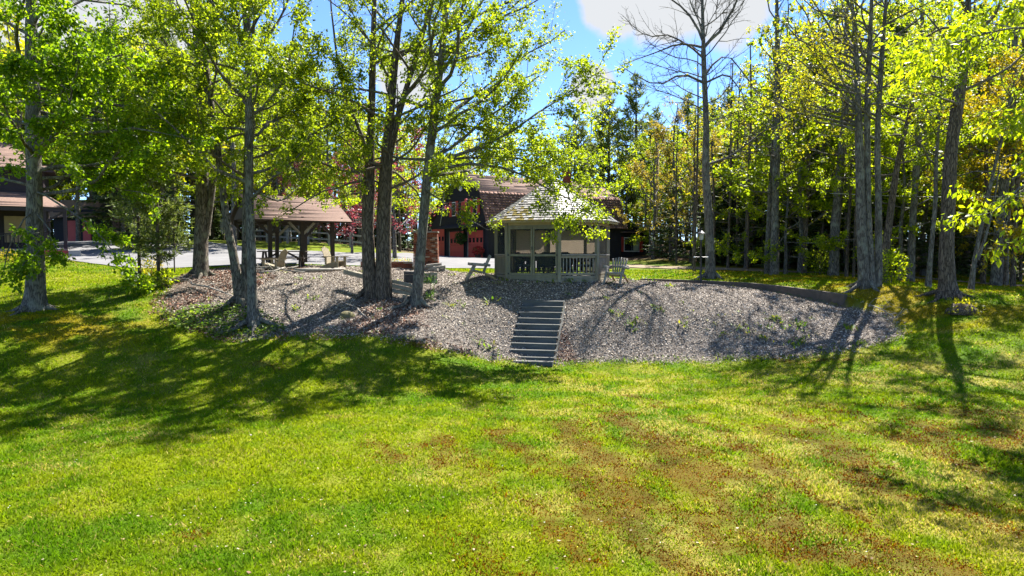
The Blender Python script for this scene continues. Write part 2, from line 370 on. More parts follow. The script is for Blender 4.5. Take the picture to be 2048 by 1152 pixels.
def ground_zone(x, y):
    """0..1 weights: gravel, litter of the wood floor"""
    jit = (fbm(x * 1.3, y * 1.3, 31, 3) - .5) * .5
    g = sstep(-.12, .12, pdist(x, y, GRAVEL) + jit * .9 + (fbm(x * 5, y * 5, 35, 2) - .5) * .3)
    edge = np.where(x > 5, 37.5 + (x - 5) * -.14 + 2.5 * (fbm(x * .3, y * .1, 37) - .5), 58.0)
    edge = np.where(x > 3, np.interp(x, [3, 8, 11, 14, 18, 30, 60], [60, 57, 50, 43.5, 40, 36.5, 34]) + 2.5 * (fbm(x * .3, y * .1, 37) - .5), edge)
    edge = np.where(x < -24, 64, edge)
    w = sstep(-1, 1.5, y - edge + jit * 4)
    w = np.maximum(w, sstep(0, .5, np.hypot(x + 12.2, (y - 27.0)) * -.5 + .9 + jit))
    return g, w * (1 - g)
def grow_axis(a, b, step, far, k=1.22):
    c = list(np.arange(a, b + 1e-6, step)); s = step; v = c[-1]
    while v < far: s *= k; v += s; c.append(v)
    s = step; v = c[0]
    while v > -far: s *= k; v -= s; c.insert(0, v)
    return np.array(c)
gx = grow_axis(-24, 24, .25, 700); gy = grow_axis(5, 37, .25, 700, 1.18)
GX, GY = np.meshgrid(gx, gy); GZ = terrain(GX, GY)
xs, ys = GX.ravel(), GY.ravel()
gw, lw = ground_zone(xs, ys)
colr = lawn_col(xs, ys) * .8
cover_w = sstep(-.3, .2, pdist(xs, ys, COVER))
grav = np.array((.16, .145, .133)) * (.55 + .8 * fbm(xs * 4, ys * 4, 51, 3))[:, None]
lit = np.array((.115, .075, .048)) * (.5 + 1.0 * fbm(xs * 1.1, ys * 1.1, 57, 4))[:, None]
soil = sstep(-9.0, -10.5, xs) * sstep(.35, .6, fbm(xs * .7, ys * .7, 59) + .1)
mul = np.maximum(sstep(-.5, .4, pdist(xs, ys, MULCH)), sstep(-.15, .1, pdist(xs, ys, MULCH2)))
grav = grav + (np.array((.13, .095, .07)) - grav) * (soil * .75)[:, None]
grav = grav + (np.array((.14, .065, .045)) - grav) * (mul * .8)[:, None]
colr = colr + (grav - colr) * gw[:, None]; colr = colr + (lit - colr) * lw[:, None]
nx_, ny_ = len(gx), len(gy); idx = np.arange(nx_ * ny_).reshape(ny_, nx_)
F = np.stack([idx[:-1, :-1], idx[:-1, 1:], idx[1:, 1:], idx[1:, :-1]], -1).reshape(-1, 4)
M_ground = mat('ground_soil', attr='col', rough=.95, spec=.1, noise=(34, 1.7), col2=(.55, .5, .45), bump=(60, .6, .03))
ground_o = link('ground', mesh_np('ground', np.c_[xs, ys, GZ.ravel()], F, {'col': colr}, smooth=True, mats=[M_ground]))
tag(ground_o, 'sloping lawn, gravel bank and wood floor under everything', None, kind='structure')

def sheet(name, poly, step, lift, material, cut=None):
    P_ = np.array(poly); ax = np.arange(P_[:, 0].min() - step, P_[:, 0].max() + step, step); ay = np.arange(P_[:, 1].min() - step, P_[:, 1].max() + step, step)
    X, Y = np.meshgrid(ax, ay); x = X.ravel(); y = Y.ravel(); d = pdist(x, y, poly)
    # pull vertices just outside onto the border so the edge runs clean
    near = (d < 0) & (d > -step * 1.3)
    x = x.copy(); y = y.copy(); e = .02
    for _ in range(3):
        d = pdist(x, y, poly); gxx = (pdist(x + e, y, poly) - d) / e; gyy = (pdist(x, y + e, poly) - d) / e
        x = np.where(near & (d < 0), x - gxx * d, x); y = np.where(near & (d < 0), y - gyy * d, y)
    keepv = pdist(x, y, poly) > -.05; i = np.arange(len(x)).reshape(X.shape)
    f = np.stack([i[:-1, :-1], i[:-1, 1:], i[1:, 1:], i[1:, :-1]], -1).reshape(-1, 4)
    f = f[keepv[f].all(1)]; used = np.unique(f); remap = np.full(len(x), -1); remap[used] = np.arange(len(used))
    V = np.c_[x, y, terrain(x, y) + lift][used]
    return tag(link(name, mesh_np(name, V, remap[f], smooth=True, mats=[material])), kind='structure')
M_asphalt = mat('pale_asphalt', (.185, .18, .18), .9, .2, noise=(.55, 2.2), col2=(.125, .122, .122), detail=9, bump=(80, .3, .01))
M_dirt = mat('dirt', (.24, .19, .13), .95, .1, noise=(4.0, 1.6), col2=(.17, .13, .085), bump=(30, .5, .02))
sheet('driveway', DRIVE, .45, .045, M_asphalt)
sheet('dirt_path', PATH, .4, .04, M_dirt)

# ---- scatter of kite-shaped flakes (leaves, chips) from arrays
def kites(pos, fwd, nrm, L, Wd, fold):
    """(n,4,3) folded kites: base, left, tip, right"""
    f = fwd / np.linalg.norm(fwd, axis=1, keepdims=True); s = np.cross(nrm, f); s /= np.linalg.norm(s, axis=1, keepdims=True) + 1e-9
    n = np.cross(f, s); L = L[:, None]; Wd = Wd[:, None]; fo = np.broadcast_to(np.asarray(fold, float), (len(pos),))[:, None]
    mid = pos + f * L * .48
    return np.stack([pos, mid + s * Wd * .5 - n * Wd * fo, pos + f * L - n * L * fo * .3, mid - s * Wd * .5 - n * Wd * fo], 1)
def kite_mesh(name, V4, rnd, material, extra=None):
    n = len(V4); b = np.arange(n)[:, None] * 4
    F = np.stack([b + np.array([0, 2, 1]), b + np.array([0, 3, 2])], 1).reshape(-1, 3)
    at_ = {'rnd': np.repeat(rnd, 4)} if rnd is not None else {}
    for k, v in (extra or {}).items(): at_[k] = np.repeat(v, 4, axis=0)
    return mesh_np(name, V4.reshape(-1, 3), F, at_, mats=[material])
def runit(n): v = rng.normal(size=(n, 3)); return v / np.linalg.norm(v, axis=1, keepdims=True)

# ---- mown grass blades
N = 640000
y = np.exp(rng.uniform(math.log(6.2), math.log(40), N)); x = rng.uniform(-1, 1, N) * (y * .80 + 1.2)
g, l_ = ground_zone(x, y); k = (g < .35 + .3 * rng.random(N)) & (l_ < .5) & (pdist(x, y, DRIVE) < .02) & (pdist(x, y, PATH) < -.02)
keep_gz = (np.hypot(x - 1.65, y - 28.7) > 2.6)
k &= keep_gz
x, y = x[k], y[k]; n = len(x); z = terrain(x, y)
c, sw, mm, mc = lawn_parts(x, y); tuft = fbm(x * 2.2, y * 2.2, 71, 3)
hgt = (.020 + .042 * rng.random(n) ** 1.7) * (.45 + 1.25 * tuft) * (1 - .55 * mm) * (1 + .012 * y); wd = (.0042 + .00072 * y) * rng.uniform(.7, 1.3, n)
az = rng.uniform(0, 2 * math.pi, n); lean = rng.uniform(.2, 1.25, n); la = rng.uniform(0, 2 * math.pi, n)
ba = np.c_[x, y, z - .004]; sd = np.c_[np.cos(az), np.sin(az), 0 * az] * wd[:, None]
tip = ba + np.c_[np.cos(la) * lean, np.sin(la) * lean, np.ones(n)] * hgt[:, None]
V = np.stack([ba - sd, ba + sd, tip], 1).reshape(-1, 3)
var = rng.uniform(.68, 1.38, n)[:, None]; c = c * var; st = rng.random(n) < np.maximum(.045, sw * .9)
c[st] = STRAW * rng.uniform(.5, 1.0, (st.sum(), 1)); bm = rng.random(n) < mm * .74
c[bm] = mc[bm] * rng.uniform(.5, 2.0, (bm.sum(), 1)); c3 = np.repeat(c, 3, axis=0)
M_grass = mat('grass_blade', attr='col', rough=.7, spec=.06, trans=((1.5, 1.45, .9), .42))
tag(link('mown_grass', mesh_np('mown_grass', V, np.arange(3 * n).reshape(-1, 3), {'col': c3}, mats=[M_grass])), 'short mown grass of the lawn', 'grass', kind='stuff')
# little flowers in the lawn (white clover, a few dandelions)
n = 380; y = np.exp(rng.uniform(math.log(7), math.log(19), n)); x = np.where(rng.random(n) < .8, -2.2 - y * .2, 3) + rng.normal(0, 1.6 + y * .12, n); kk = (ground_zone(x, y)[0] < .1) & (fbm(x * .9, y * .9, 81) > .56)
x, y = x[kk], y[kk]; n = len(x); p = np.c_[x, y, terrain(x, y) + .045]
V4 = np.concatenate([kites(p, np.c_[np.cos(a_), np.sin(a_), .15 + 0 * a_], np.tile((0, 0, 1.), (n, 1)), np.full(n, .011), np.full(n, .013), .1) for a_ in (rng.uniform(0, 6.28, n), rng.uniform(0, 6.28, n))])
fr = (rng.random(n) < .05).astype(float)
M_flower = mat('lawn_flower', rnd=[(.0, (.75, .75, .7)), (.5, (.75, .75, .7)), (.51, (.8, .6, .02)), (1, (.8, .6, .02))], rough=.7)
tag(link('lawn_flowers', kite_mesh('lawn_flowers', V4, np.r_[fr, fr], M_flower)), 'tiny white and yellow flowers dotted in the lawn', 'flowers', kind='stuff')

# a few fallen leaves on the lawn
n = 1000; y = np.exp(rng.uniform(math.log(7), math.log(26), n)); x = rng.uniform(-1, 1, n) * y * .76; kk = (ground_zone(x, y)[0] < .2) & (fbm(x * .5, y * .5, 83) > .42); x, y = x[kk], y[kk]; n = len(x); a_ = rng.uniform(0, 6.28, n)
V4 = kites(np.c_[x, y, terrain(x, y) + .035], np.c_[np.cos(a_), np.sin(a_), rng.normal(0, .3, n)], np.c_[rng.normal(0, .4, (n, 2)), np.ones(n)], rng.uniform(.025, .06, n), rng.uniform(.015, .04, n), .2)
tag(link('fallen_leaves', kite_mesh('fallen_leaves', V4, rng.random(n), mat('dry_leaf', rnd=[(0, (.12, .06, .03)), (.6, (.26, .17, .09)), (1, (.40, .34, .24))], rough=.8))), 'scattered dry leaves and bits of thatch on the lawn', 'leaves', kind='stuff')
# ---- bark chips / stones on the bank
def flakes(name, label, cat, n0, polytest, ylo, yhi, smin, smax, ramp, lift=.012, pw=1.0, up=.75):
    y = ylo * (yhi / ylo) ** rng.random(n0); x = rng.uniform(-17, 14, n0)
    kk = polytest(x, y); x, y = x[kk], y[kk]; n = len(x); e = .05
    z = terrain(x, y); nx = -(terrain(x + e, y) - z) / e; ny = -(terrain(x, y + e) - z) / e
    nr = np.c_[nx, ny, np.ones(n)]; nr /= np.linalg.norm(nr, axis=1, keepdims=True); nr = nr * up + runit(n) * (1 - up) * 1.6
    a = rng.uniform(0, 2 * math.pi, n); fw = np.c_[np.cos(a), np.sin(a), rng.normal(0, .15, n)]; fw -= nr * (fw * nr).sum(1, keepdims=True) / (nr * nr).sum(1, keepdims=True)
    L = rng.uniform(smin, smax, n); V4 = kites(np.c_[x, y, z + lift], fw, nr, L, L * rng.uniform(.35, .75, n), rng.uniform(-.1, .3, n))
    me = kite_mesh(name, V4, rng.random(n), mat(name + '_mat', rnd=ramp, rough=.85, spec=.2))
    return tag(link(name, me), label, cat, kind='stuff')
flakes('gravel', 'grey and pinkish stone chips covering the bank and the terrace', 'gravel', 335000, lambda x, y: (pdist(x, y, GRAVEL) + (fbm(x * 1.3, y * 1.3, 31, 3) - .5) * .45 > -.05 - .3 * rng.random(len(x)) ** 2) & (rng.random(len(x)) > .55 * sstep(-9.5, -11, x)) & (np.hypot(x - 1.65, y - 28.7) > 2.35),
       20.8, 34.5, .03, .082, [(0, (.05, .038, .028)), (.3, (.150, .112, .084)), (.62, (.285, .236, .190)), (.9, (.45, .39, .325)), (1, (.59, .53, .45))], .014, up=.7)
flakes('leaf_litter', 'reddish brown fallen leaves and bark mulch under the trees of the bank', 'leaf litter', 90000,
       lambda x, y: ((pdist(x, y, MULCH) + (fbm(x * 2, y * 2, 91) - .5) * 1.4 > 0) | (pdist(x, y, MULCH2) > -.08 * rng.random(len(x))) | ((x < -9.3) & (pdist(x, y, GRAVEL) > -.3) & (fbm(x * .9, y * .9, 93) > .42)) |
                     ((pdist(x, y, GRAVEL) < .2) & (pdist(x, y, GRAVEL) > -.5) & (x < 0) & (y < 23) & (fbm(x * 2, y * 2, 95) > .5))),
       20.8, 32, .05, .11, [(0, (.05, .024, .015)), (.4, (.16, .07, .04)), (.75, (.27, .14, .09)), (1, (.42, .32, .24))], .02, up=.6)

# ---- retaining wall of stone slabs
M_stone = mat('wall_stone', (.15, .12, .095), .9, .2, noise=(5, 1.6), col2=(.07, .056, .045), bump=(25, .6, .03))
wall = thing('retaining_wall', 'low curved brown retaining wall between gravel bank and lawn', 'wall', WALL[3])
wpts = []; 
for a, b in zip(WALL[:-1], WALL[1:]):
    for t in np.arange(0, 1, .2): wpts.append(a.lerp(b, t))
wpts.append(WALL[-1]); o0 = WALL[3]; b_ = MB(); vs_ = []
for i, p in enumerate(wpts):
    d = (wpts[min(i + 1, len(wpts) - 1)] - wpts[max(i - 1, 0)]); d.z = 0; d.normalize(); nrm = Vector((d.y, -d.x, 0))
    for q, zz in ((nrm * .13, -1.0), (nrm * .11, -.02), (nrm * .09, .012), (nrm * -.09, .012), (nrm * -.10, -1.0)):
        vs_.append(p + q + Vector((0, 0, zz)) - o0)
m_ = len(wpts); fs = []
for i in range(m_ - 1):
    for j in range(4): a = i * 5 + j; fs.append((a, a + 5, a + 6, a + 1))
fs += [(0, 1, 2, 3, 4), tuple((m_ - 1) * 5 + j for j in (4, 3, 2, 1, 0))]
b_.add(vs_, fs).build('wall_body', M_stone, wall)
# ================================================================== MATERIALS OF BUILT THINGS
M_black = mat('dark_siding', (.030, .028, .032), .85, .25, noise=(3, 1.4), col2=(.018, .017, .02), stretch=(1, 1, 6), bump=(14, .35, .02))
M_red = mat('barn_red_paint', (.50, .075, .06), .6, .3, noise=(2.5, 1.3), col2=(.40, .055, .045))
M_redtrim = mat('red_trim', (.42, .05, .04), .6, .3)
M_glass = mat('dark_glass', (.02, .022, .025), .08, .6)
M_wood = mat('weathered_wood', (.32, .285, .22), .85, .2, noise=(4, 1.7), col2=(.17, .15, .11), stretch=(1, 1, .2), bump=(40, .4, .01))
M_greenwood = mat('green_grey_wood', (.27, .245, .175), .85, .2, noise=(5, 1.8), col2=(.14, .13, .09), stretch=(1, 1, .25), bump=(50, .4, .01))
M_ochre = mat('ochre_wood', (.42, .32, .17), .8, .2, noise=(3, 1.4), col2=(.27, .2, .11), bump=(30, .3, .01))
M_greywood = mat('grey_wood', (.34, .315, .28), .88, .2, noise=(7, 1.8), col2=(.16, .145, .125), bump=(45, .5, .01))
M_step = mat('step_wood', (.125, .125, .115), .85, .25, noise=(7, 2.2), col2=(.05, .052, .05), stretch=(.25, 1, 1), bump=(40, .4, .01))
M_darkwood = mat('dark_brown_wood', (.065, .05, .04), .85, .2, noise=(5, 1.5), col2=(.035, .028, .022), bump=(40, .4, .01))
M_screen = bpy.data.materials.new('insect_screen'); M_screen.use_nodes = True
_n = M_screen.node_tree.nodes; _l = M_screen.node_tree.links; _n.clear()
_o = _n.new('ShaderNodeOutputMaterial'); _t = _n.new('ShaderNodeBsdfTransparent'); _d = _n.new('ShaderNodeBsdfDiffuse'); _m = _n.new('ShaderNodeMixShader')
_d.inputs[0].default_value = (.05, .055, .05, 1); _m.inputs[0].default_value = .34
_l.new(_t.outputs[0], _m.inputs[1]); _l.new(_d.outputs[0], _m.inputs[2]); _l.new(_m.outputs[0], _o.inputs[0])
M_shade = mat('canvas_shade', (.80, .74, .66), .9, .1, noise=(3, 1.2), col2=(.72, .66, .58), trans=((1.1, 1.08, 1.05), .66))
M_shake = mat('cedar_shake', rnd=[(0, (.13, .115, .10)), (.4, (.27, .25, .225)), (.8, (.42, .395, .365)), (1, (.5, .48, .45))], rough=.8, spec=.25)
SHAKES = [mat('cedar_shake_%d' % i, c, .5, .5, noise=(9, 1.6), col2=[v * .6 for v in c], stretch=(4, 1, 1), bump=(40, .5, .01)) for i, c in enumerate(((.18, .16, .14), (.29, .265, .24), (.38, .355, .325), (.25, .215, .18)))]
M_moss = mat('mossy_shake', (.26, .20, .04), .95, .1, noise=(9, 1.6), col2=(.12, .10, .05), bump=(30, .6, .02))
M_roofb = mat('brown_shingle', rnd=[(0, (.115, .062, .046)), (.35, (.165, .088, .064)), (.7, (.215, .12, .088)), (1, (.27, .16, .12))], rough=.9, spec=.3)
M_roofp = mat('pink_brown_shingle', rnd=[(0, (.20, .125, .10)), (.4, (.22, .14, .112)), (.75, (.24, .155, .125)), (1, (.265, .175, .145))], rough=.9, spec=.3)
M_roofs = mat('weathered_brown_shingle', (.215, .14, .108), .9, .3, noise=(9, 2.4), col2=(.145, .09, .068), stretch=(1, 1, 3), bump=(30, .4, .01))
M_metal = mat('black_metal', (.012, .012, .013), .45, .5)
M_white = mat('white_paint', (.75, .75, .73), .6, .3)
M_concrete = mat('concrete', (.42, .40, .37), .9, .2, noise=(6, 1.4), col2=(.3, .28, .26))
M_chairdark = mat('patio_chair_dark', (.022, .026, .025), .6, .4)
M_cushion = mat('grey_cushion', (.16, .19, .19), .85, .2, noise=(6, 1.5), col2=(.09, .11, .11))
M_mortar = mat('mortar', (.30, .27, .24), .95, .1, noise=(20, 1.5))
BRICKS = [mat('brick_%d' % i, c, .9, .2, noise=(22, 1.5), col2=[v * .6 for v in c], bump=(60, .5, .01)) for i, c in enumerate(((.26, .075, .04), (.20, .055, .032), (.32, .12, .07), (.40, .30, .235), (.10, .038, .026), (.24, .085, .045)))]

def wedges(name, rows, material, parent, kindstuff=True):
    """rows: (p0, u, s, n, t_low, t_high): overlapping tapered shingles joined in one part"""
    V = []; rr = []
    for p0, u, s, n, t0, t1 in rows:
        for q, t in ((p0, 0), (p0 + u, 0), (p0 + u + s, 0), (p0 + s, 0), (p0, t0), (p0 + u, t0), (p0 + u + s, t1), (p0 + s, t1)): V.append(q + n * t)
        rr += [random.random()] * 8
    b = np.arange(len(rows))[:, None] * 8
    F = np.stack([b + np.array(f) for f in ((4, 5, 6, 7), (0, 1, 5, 4), (1, 2, 6, 5), (2, 3, 7, 6), (3, 0, 4, 7))], 1).reshape(-1, 4)
    o = link(name, mesh_np(name, np.array([tuple(v) for v in V]), F, {'rnd': np.array(rr)}, mats=[material]), parent)
    if kindstuff: o['kind'] = 'stuff'
    return o
def shingle_rows(a, b, up, n, expo, wid, rnd_, t=.022, a2=None, b2=None, jitter=.15, dzf=1.0):
    """courses on a slope: eave a->b, 'up' vector to the top edge (a2/b2: other top corners)"""
    a = Vector(a); b = Vector(b); a2 = Vector(a2) if a2 is not None else a + Vector(up); b2 = Vector(b2) if b2 is not None else b + Vector(up); n = Vector(n)
    L = ((a2 + b2) / 2 - (a + b) / 2).length; k = max(1, int(L / expo)); rows = []
    sdir = ((a2 + b2) / 2 - (a + b) / 2).normalized()
    for i in range(k):
        l0 = a.lerp(a2, i / k); r0 = b.lerp(b2, i / k); wdt = (r0 - l0).length
        if wdt < .04: continue
        u = (r0 - l0).normalized(); x = -rnd_.uniform(0, wid * .8)
        while x < wdt:
            w = wid * rnd_.uniform(1 - jitter * 2, 1 + jitter * 2); x0 = max(x, 0); x1 = min(x + w - .006, wdt)
            if x1 - x0 > .02:
                dz = rnd_.uniform(-.5, .5) * t * dzf
                rows.append((l0 + u * x0 + sdir * dz, u * (x1 - x0), sdir * (expo * 1.25), n, t * rnd_.uniform(.8, 1.5), .004))
            x += w
    return rows
UNITBOX = {}
def unit_box(material):
    if material.name not in UNITBOX: UNITBOX[material.name] = MB().box((0, 0, 0), (1, 1, 1)).mesh('piece', material)
    return UNITBOX[material.name]

# ================================================================== GAZEBO
rg = random.Random(5)
GZc = Vector((1.66, 28.75, 0)); GZc.z = 2.35
gaz = thing('gazebo', 'eight sided weathered wooden gazebo with shake roof and insect screens', 'gazebo', GZc)
RG, PZ0 = 2.32, .16
GANG = [3.5, 46, 91, 136, 181, 224, 266, 307]
def corner(k, r=RG, z=0.0): a = R(-90 + GANG[k % 8]); return Vector((r * math.cos(a), r * math.sin(a), z))
# k = 0 nearest corner, k = -1 next to the left, k = 1 to the right
MB().prism([tuple(corner(k, RG + .1))[:2] for k in range(8)], -.4, .10).build('floor_base', M_wood, gaz)
MB().prism([tuple(corner(k, RG - .02))[:2] for k in range(8)], .10, .16).build('floor_deck', M_greywood, gaz)
for k in range(8):
    c = corner(k); a = R(-90 + GANG[k])
    MB().box((c.x, c.y, 1.2), (.14, .14, 2.4), (0, 0, a)).build('post', M_greenwood if k in (0, 7, 6) else M_wood, gaz, bevel=.01)
for k in range(8):
    a, b = corner(k), corner(k + 1); m = (a + b) / 2; d = (b - a).normalized(); n = Vector((m.x, m.y, 0)).normalized(); Ls = (b - a).length
    wm = M_greenwood if k in (7, 6) else M_wood
    sa, sb = a + d * .075, b - d * .075
    MB().beam(sa + n * .02 + Vector((0, 0, 2.30)), sb + n * .02 + Vector((0, 0, 2.30)), .09, .18).build('plate_beam', M_ochre if k in (7, 0, 1) else M_wood, gaz)
    MB().beam(sa + Vector((0, 0, .20)), sb + Vector((0, 0, .20)), .09, .10).build('sill', wm, gaz)
    MB().beam(sa + n * .03 + Vector((0, 0, .06)), sb + n * .03 + Vector((0, 0, .06)), .03, .16).build('skirt_board', wm, gaz)
    if k == 7:      # the double screen door fills the near left side
        for s_ in (0, 1):
            p, q = (sa, m - d * .01) if s_ == 0 else (m + d * .01, sb)
            dr = bpy.data.objects.new('screen_door', None); COL.objects.link(dr); dr.parent = gaz
            for e_ in (p + d * .035, q - d * .035): MB().box((e_.x, e_.y, 1.19), (.07, .05, 1.86), (0, 0, math.atan2(d.y, d.x))).build('stile', M_greenwood, dr)
            for zz, h in ((.305, .09), (1.045, .08), (2.09, .06)): MB().beam(p + d * .072 + Vector((0, 0, zz)), q - d * .072 + Vector((0, 0, zz)), .04, h).build('door_rail', M_greenwood, dr)
            MB().beam((p + d * .07) + Vector((0, 0, 1.55)), (q - d * .07) + Vector((0, 0, 1.55)), .004, 1.03).build('screen', M_screen, dr)
            MB().beam((p + d * .07) + Vector((0, 0, .68)), (q - d * .07) + Vector((0, 0, .68)), .004, .66).build('screen', M_screen, dr)
            for zz in (.32, 1.05):
                h = p + d * .0 if s_ == 0 else q; MB().box((h.x + n.x * .05, h.y + n.y * .05, zz), (.05, .02, .07), (0, 0, math.atan2(d.y, d.x))).build('hinge', M_metal, dr)
            if s_ == 0: MB().box((q.x + n.x * .05, q.y + n.y * .05, 1.32), (.04, .03, .12), (0, 0, math.atan2(d.y, d.x))).build('door_handle', M_metal, dr)
        MB().beam(sa + Vector((0, 0, 2.165)), sb + Vector((0, 0, 2.165)), .08, .08).build('door_header', M_greenwood, gaz)
        continue
    MB().beam(sa + n * .02 + Vector((0, 0, 1.06)), sb + n * .02 + Vector((0, 0, 1.06)), .16, .05).build('rail_cap', M_greywood if k not in (6,) else M_wood, gaz)
    MB().beam(sa + Vector((0, 0, .98)), sb + Vector((0, 0, .98)), .05, .08).build('top_rail', wm, gaz)
    MB().beam(sa + Vector((0, 0, .32)), sb + Vector((0, 0, .32)), .05, .08).build('bottom_rail', wm, gaz)
    if k in (6, 1, 5, 2, 0):
        nb = 10 if k == 0 else 13
        for i in range(nb):
            p = sa.lerp(sb, (i + .7) / (nb + .4)); MB().box((p.x, p.y, .65), (.035 if k == 0 else .06, .03, .60), (0, 0, math.atan2(d.y, d.x))).build('baluster', M_greywood if k != 6 else M_greenwood, gaz)
    else:
        for i in range(6):
            p = sa.lerp(sb, (i + .5) / 6); MB().box((p.x, p.y, .65), (.2, .02, .60), (0, 0, math.atan2(d.y, d.x))).build('wainscot_board', M_darkwood, gaz)
    MB().beam(sa - n * .03 + Vector((0, 0, 1.64)), sb - n * .03 + Vector((0, 0, 1.64)), .004, 1.1).build('screen', M_screen, gaz)
    if k in (2, 3, 4, 1):   # rolled-down canvas blinds round the back
        sh = MB().beam(sa - n * .06 + d * .04 + Vector((0, 0, 1.62)), sb - n * .06 - d * .04 + Vector((0, 0, 1.62)), .006, 1.02).build('canvas_blind', M_shade, gaz)
    for e_, s_ in ((a, 1), (b, -1)):
        MB().beam(e_ + d * s_ * .05 + Vector((0, 0, 1.9)), e_ + d * s_ * .36 + Vector((0, 0, 2.2)), .05, .07).build('knee_brace', wm, gaz)
# roof: rafters, sheathing, individually laid shakes
RE, ZE, ZA = 2.74, 2.40, 4.22
roof = bpy.data.objects.new('roof', None); COL.objects.link(roof); roof.parent = gaz
for k in range(8):
    e1, e2 = corner(k, RE, ZE), corner(k + 1, RE, ZE); ap = Vector((0, 0, ZA)); n = (e2 - e1).cross(ap - e1).normalized()
    MB().add([e1 + n * -.03, e2 + n * -.03, ap + n * -.03, e1 + n * .0, e2 + n * .0, ap + n * .0], [(2, 1, 0), (3, 4, 5), (0, 1, 4, 3), (1, 2, 5, 4), (2, 0, 3, 5)]).build('sheathing', M_ochre, roof)
    MB().beam(e1 * .997 + Vector((0, 0, -.045)), e2 * .997 + Vector((0, 0, -.045)), .03, .10).build('fascia', M_ochre, roof)
    MB().beam(corner(k, .1, ZA - .14), corner(k, RE - .1, ZE - .10), .05, .09).build('rafter', M_darkwood, roof)
shake_parts, shake_rest = [], []
for k in range(8):
    e1, e2 = corner(k, RE + .04, ZE - .02), corner(k + 1, RE + .04, ZE - .02); ap = Vector((0, 0, ZA)); n = (e2 - e1).cross(ap - e1).normalized()
    rows = shingle_rows(e1, e2, None, n, .155, .17, rg, .026, a2=ap, b2=ap)
    (shake_parts if k in (7, 0, 1, 6) else shake_rest).extend([(k, r) for r in rows])
def shake_key(kr): k, r = kr; return {7: 0, 0: 0, 1: 1, 6: 1}[k] * 100 + r[0].z
shake_parts.sort(key=shake_key)
SHM = [MB().add([(0, 0, 0), (1, 0, 0), (1, 1, 0), (0, 1, 0), (0, 0, 1), (1, 0, 1), (1, 1, .15), (0, 1, .15)], [(4, 5, 6, 7), (0, 1, 5, 4), (1, 2, 6, 5), (2, 3, 7, 6), (3, 0, 4, 7)]).mesh('shake', m) for m in SHAKES + [M_moss]]
for i, (k, (p0, u, s, n, t0, t1)) in enumerate(shake_parts):
    if i >= 300: shake_rest.append((k, (p0, u, s, n, t0, t1))); continue
    me = SHM[4] if (k == 6 and rg.random() < .7) or (k == 7 and u.x > 0 and p0.x < -1.0 - (p0.z - 2.4) * .3 and rg.random() < .5) else SHM[rg.choice((0, 1, 1, 2, 2, 3))]
    nn = n * t0; M4 = Matrix(((u.x, s.x, nn.x, p0.x), (u.y, s.y, nn.y, p0.y), (u.z, s.z, nn.z, p0.z), (0, 0, 0, 1)))
    link('shake', me, roof, mtx=M4)
wedges('upper_shakes', [r for k, r in shake_rest], M_shake, roof)
MB().lathe([(.34, 4.06), (.30, 4.14), (.05, 4.36)], 8).build('roof_cap', SHAKES[2], roof)
# table and chairs inside
tb = thing('patio_table', 'dark oval patio table inside the screened gazebo', 'table', GZc + Vector((.15, .1, PZ0)))
MB().lathe([(.72, .70), (.75, .71), (.75, .73), (.72, .74)], 20).build('table_top', M_chairdark, tb).scale = (1.2, .9, 1)
for sx in (-1, 1):
    for sy in (-1, 1): MB().tube([(sx * .5, sy * .35, 0), (sx * .45, sy * .32, .7)], .03, 6).build('leg', M_chairdark, tb)
def patio_chair(label, x, y, rz):
    t = thing('patio_chair', label, 'chair', GZc + Vector((x, y, PZ0)), rz, 'patio chairs in the gazebo')
    MB().box((0, 0, .42), (.52, .5, .05)).build('seat', M_chairdark, t, bevel=.02)
    MB().box((0, -.01, .475), (.48, .46, .06)).build('cushion', M_cushion, t, bevel=.025)
    b = MB(); pr = [(-.26, .44), (-.26, .86), (-.22, .96), (-.12, 1.01), (.12, 1.01), (.22, .96), (.26, .86), (.26, .44)]
    b.prism(pr, 0, .04, lambda a_, z_, t_: (a_, .24 + t_ + (z_ - .44) * .22, z_)).build('backrest', M_chairdark, t)
    for s in (-1, 1):
        MB().tube([(s * .28, .25, .68), (s * .29, 0, .67), (s * .29, -.22, .64), (s * .28, -.25, .5)], .022, 6).build('armrest', M_chairdark, t)
        MB().tube([(s * .26, -.24, .5), (s * .28, -.27, 0)], .02, 6).build('leg', M_chairdark, t)
        MB().tube([(s * .25, .24, .45), (s * .27, .33, 0)], .02, 6).build('leg', M_chairdark, t)
    return t
patio_chair('dark patio chair just inside the screen doors of the gazebo, seat cushion showing', -1.12, -.85, R(-70))
patio_chair('dark high back patio chair behind the screen door, its back to the camera', -.35, -1.15, R(185))
patio_chair('dark patio chair at the gazebo table nearest the front corner post', .45, -1.2, R(172))
patio_chair('dark patio chair behind the railing of the gazebo, facing left', 1.35, -.25, R(-85))
patio_chair('dark patio chair on the far side of the gazebo table', .2, 1.05, R(0))
patio_chair('dark patio chair at the left end of the gazebo table, against the blinds', -1.1, .5, R(60))

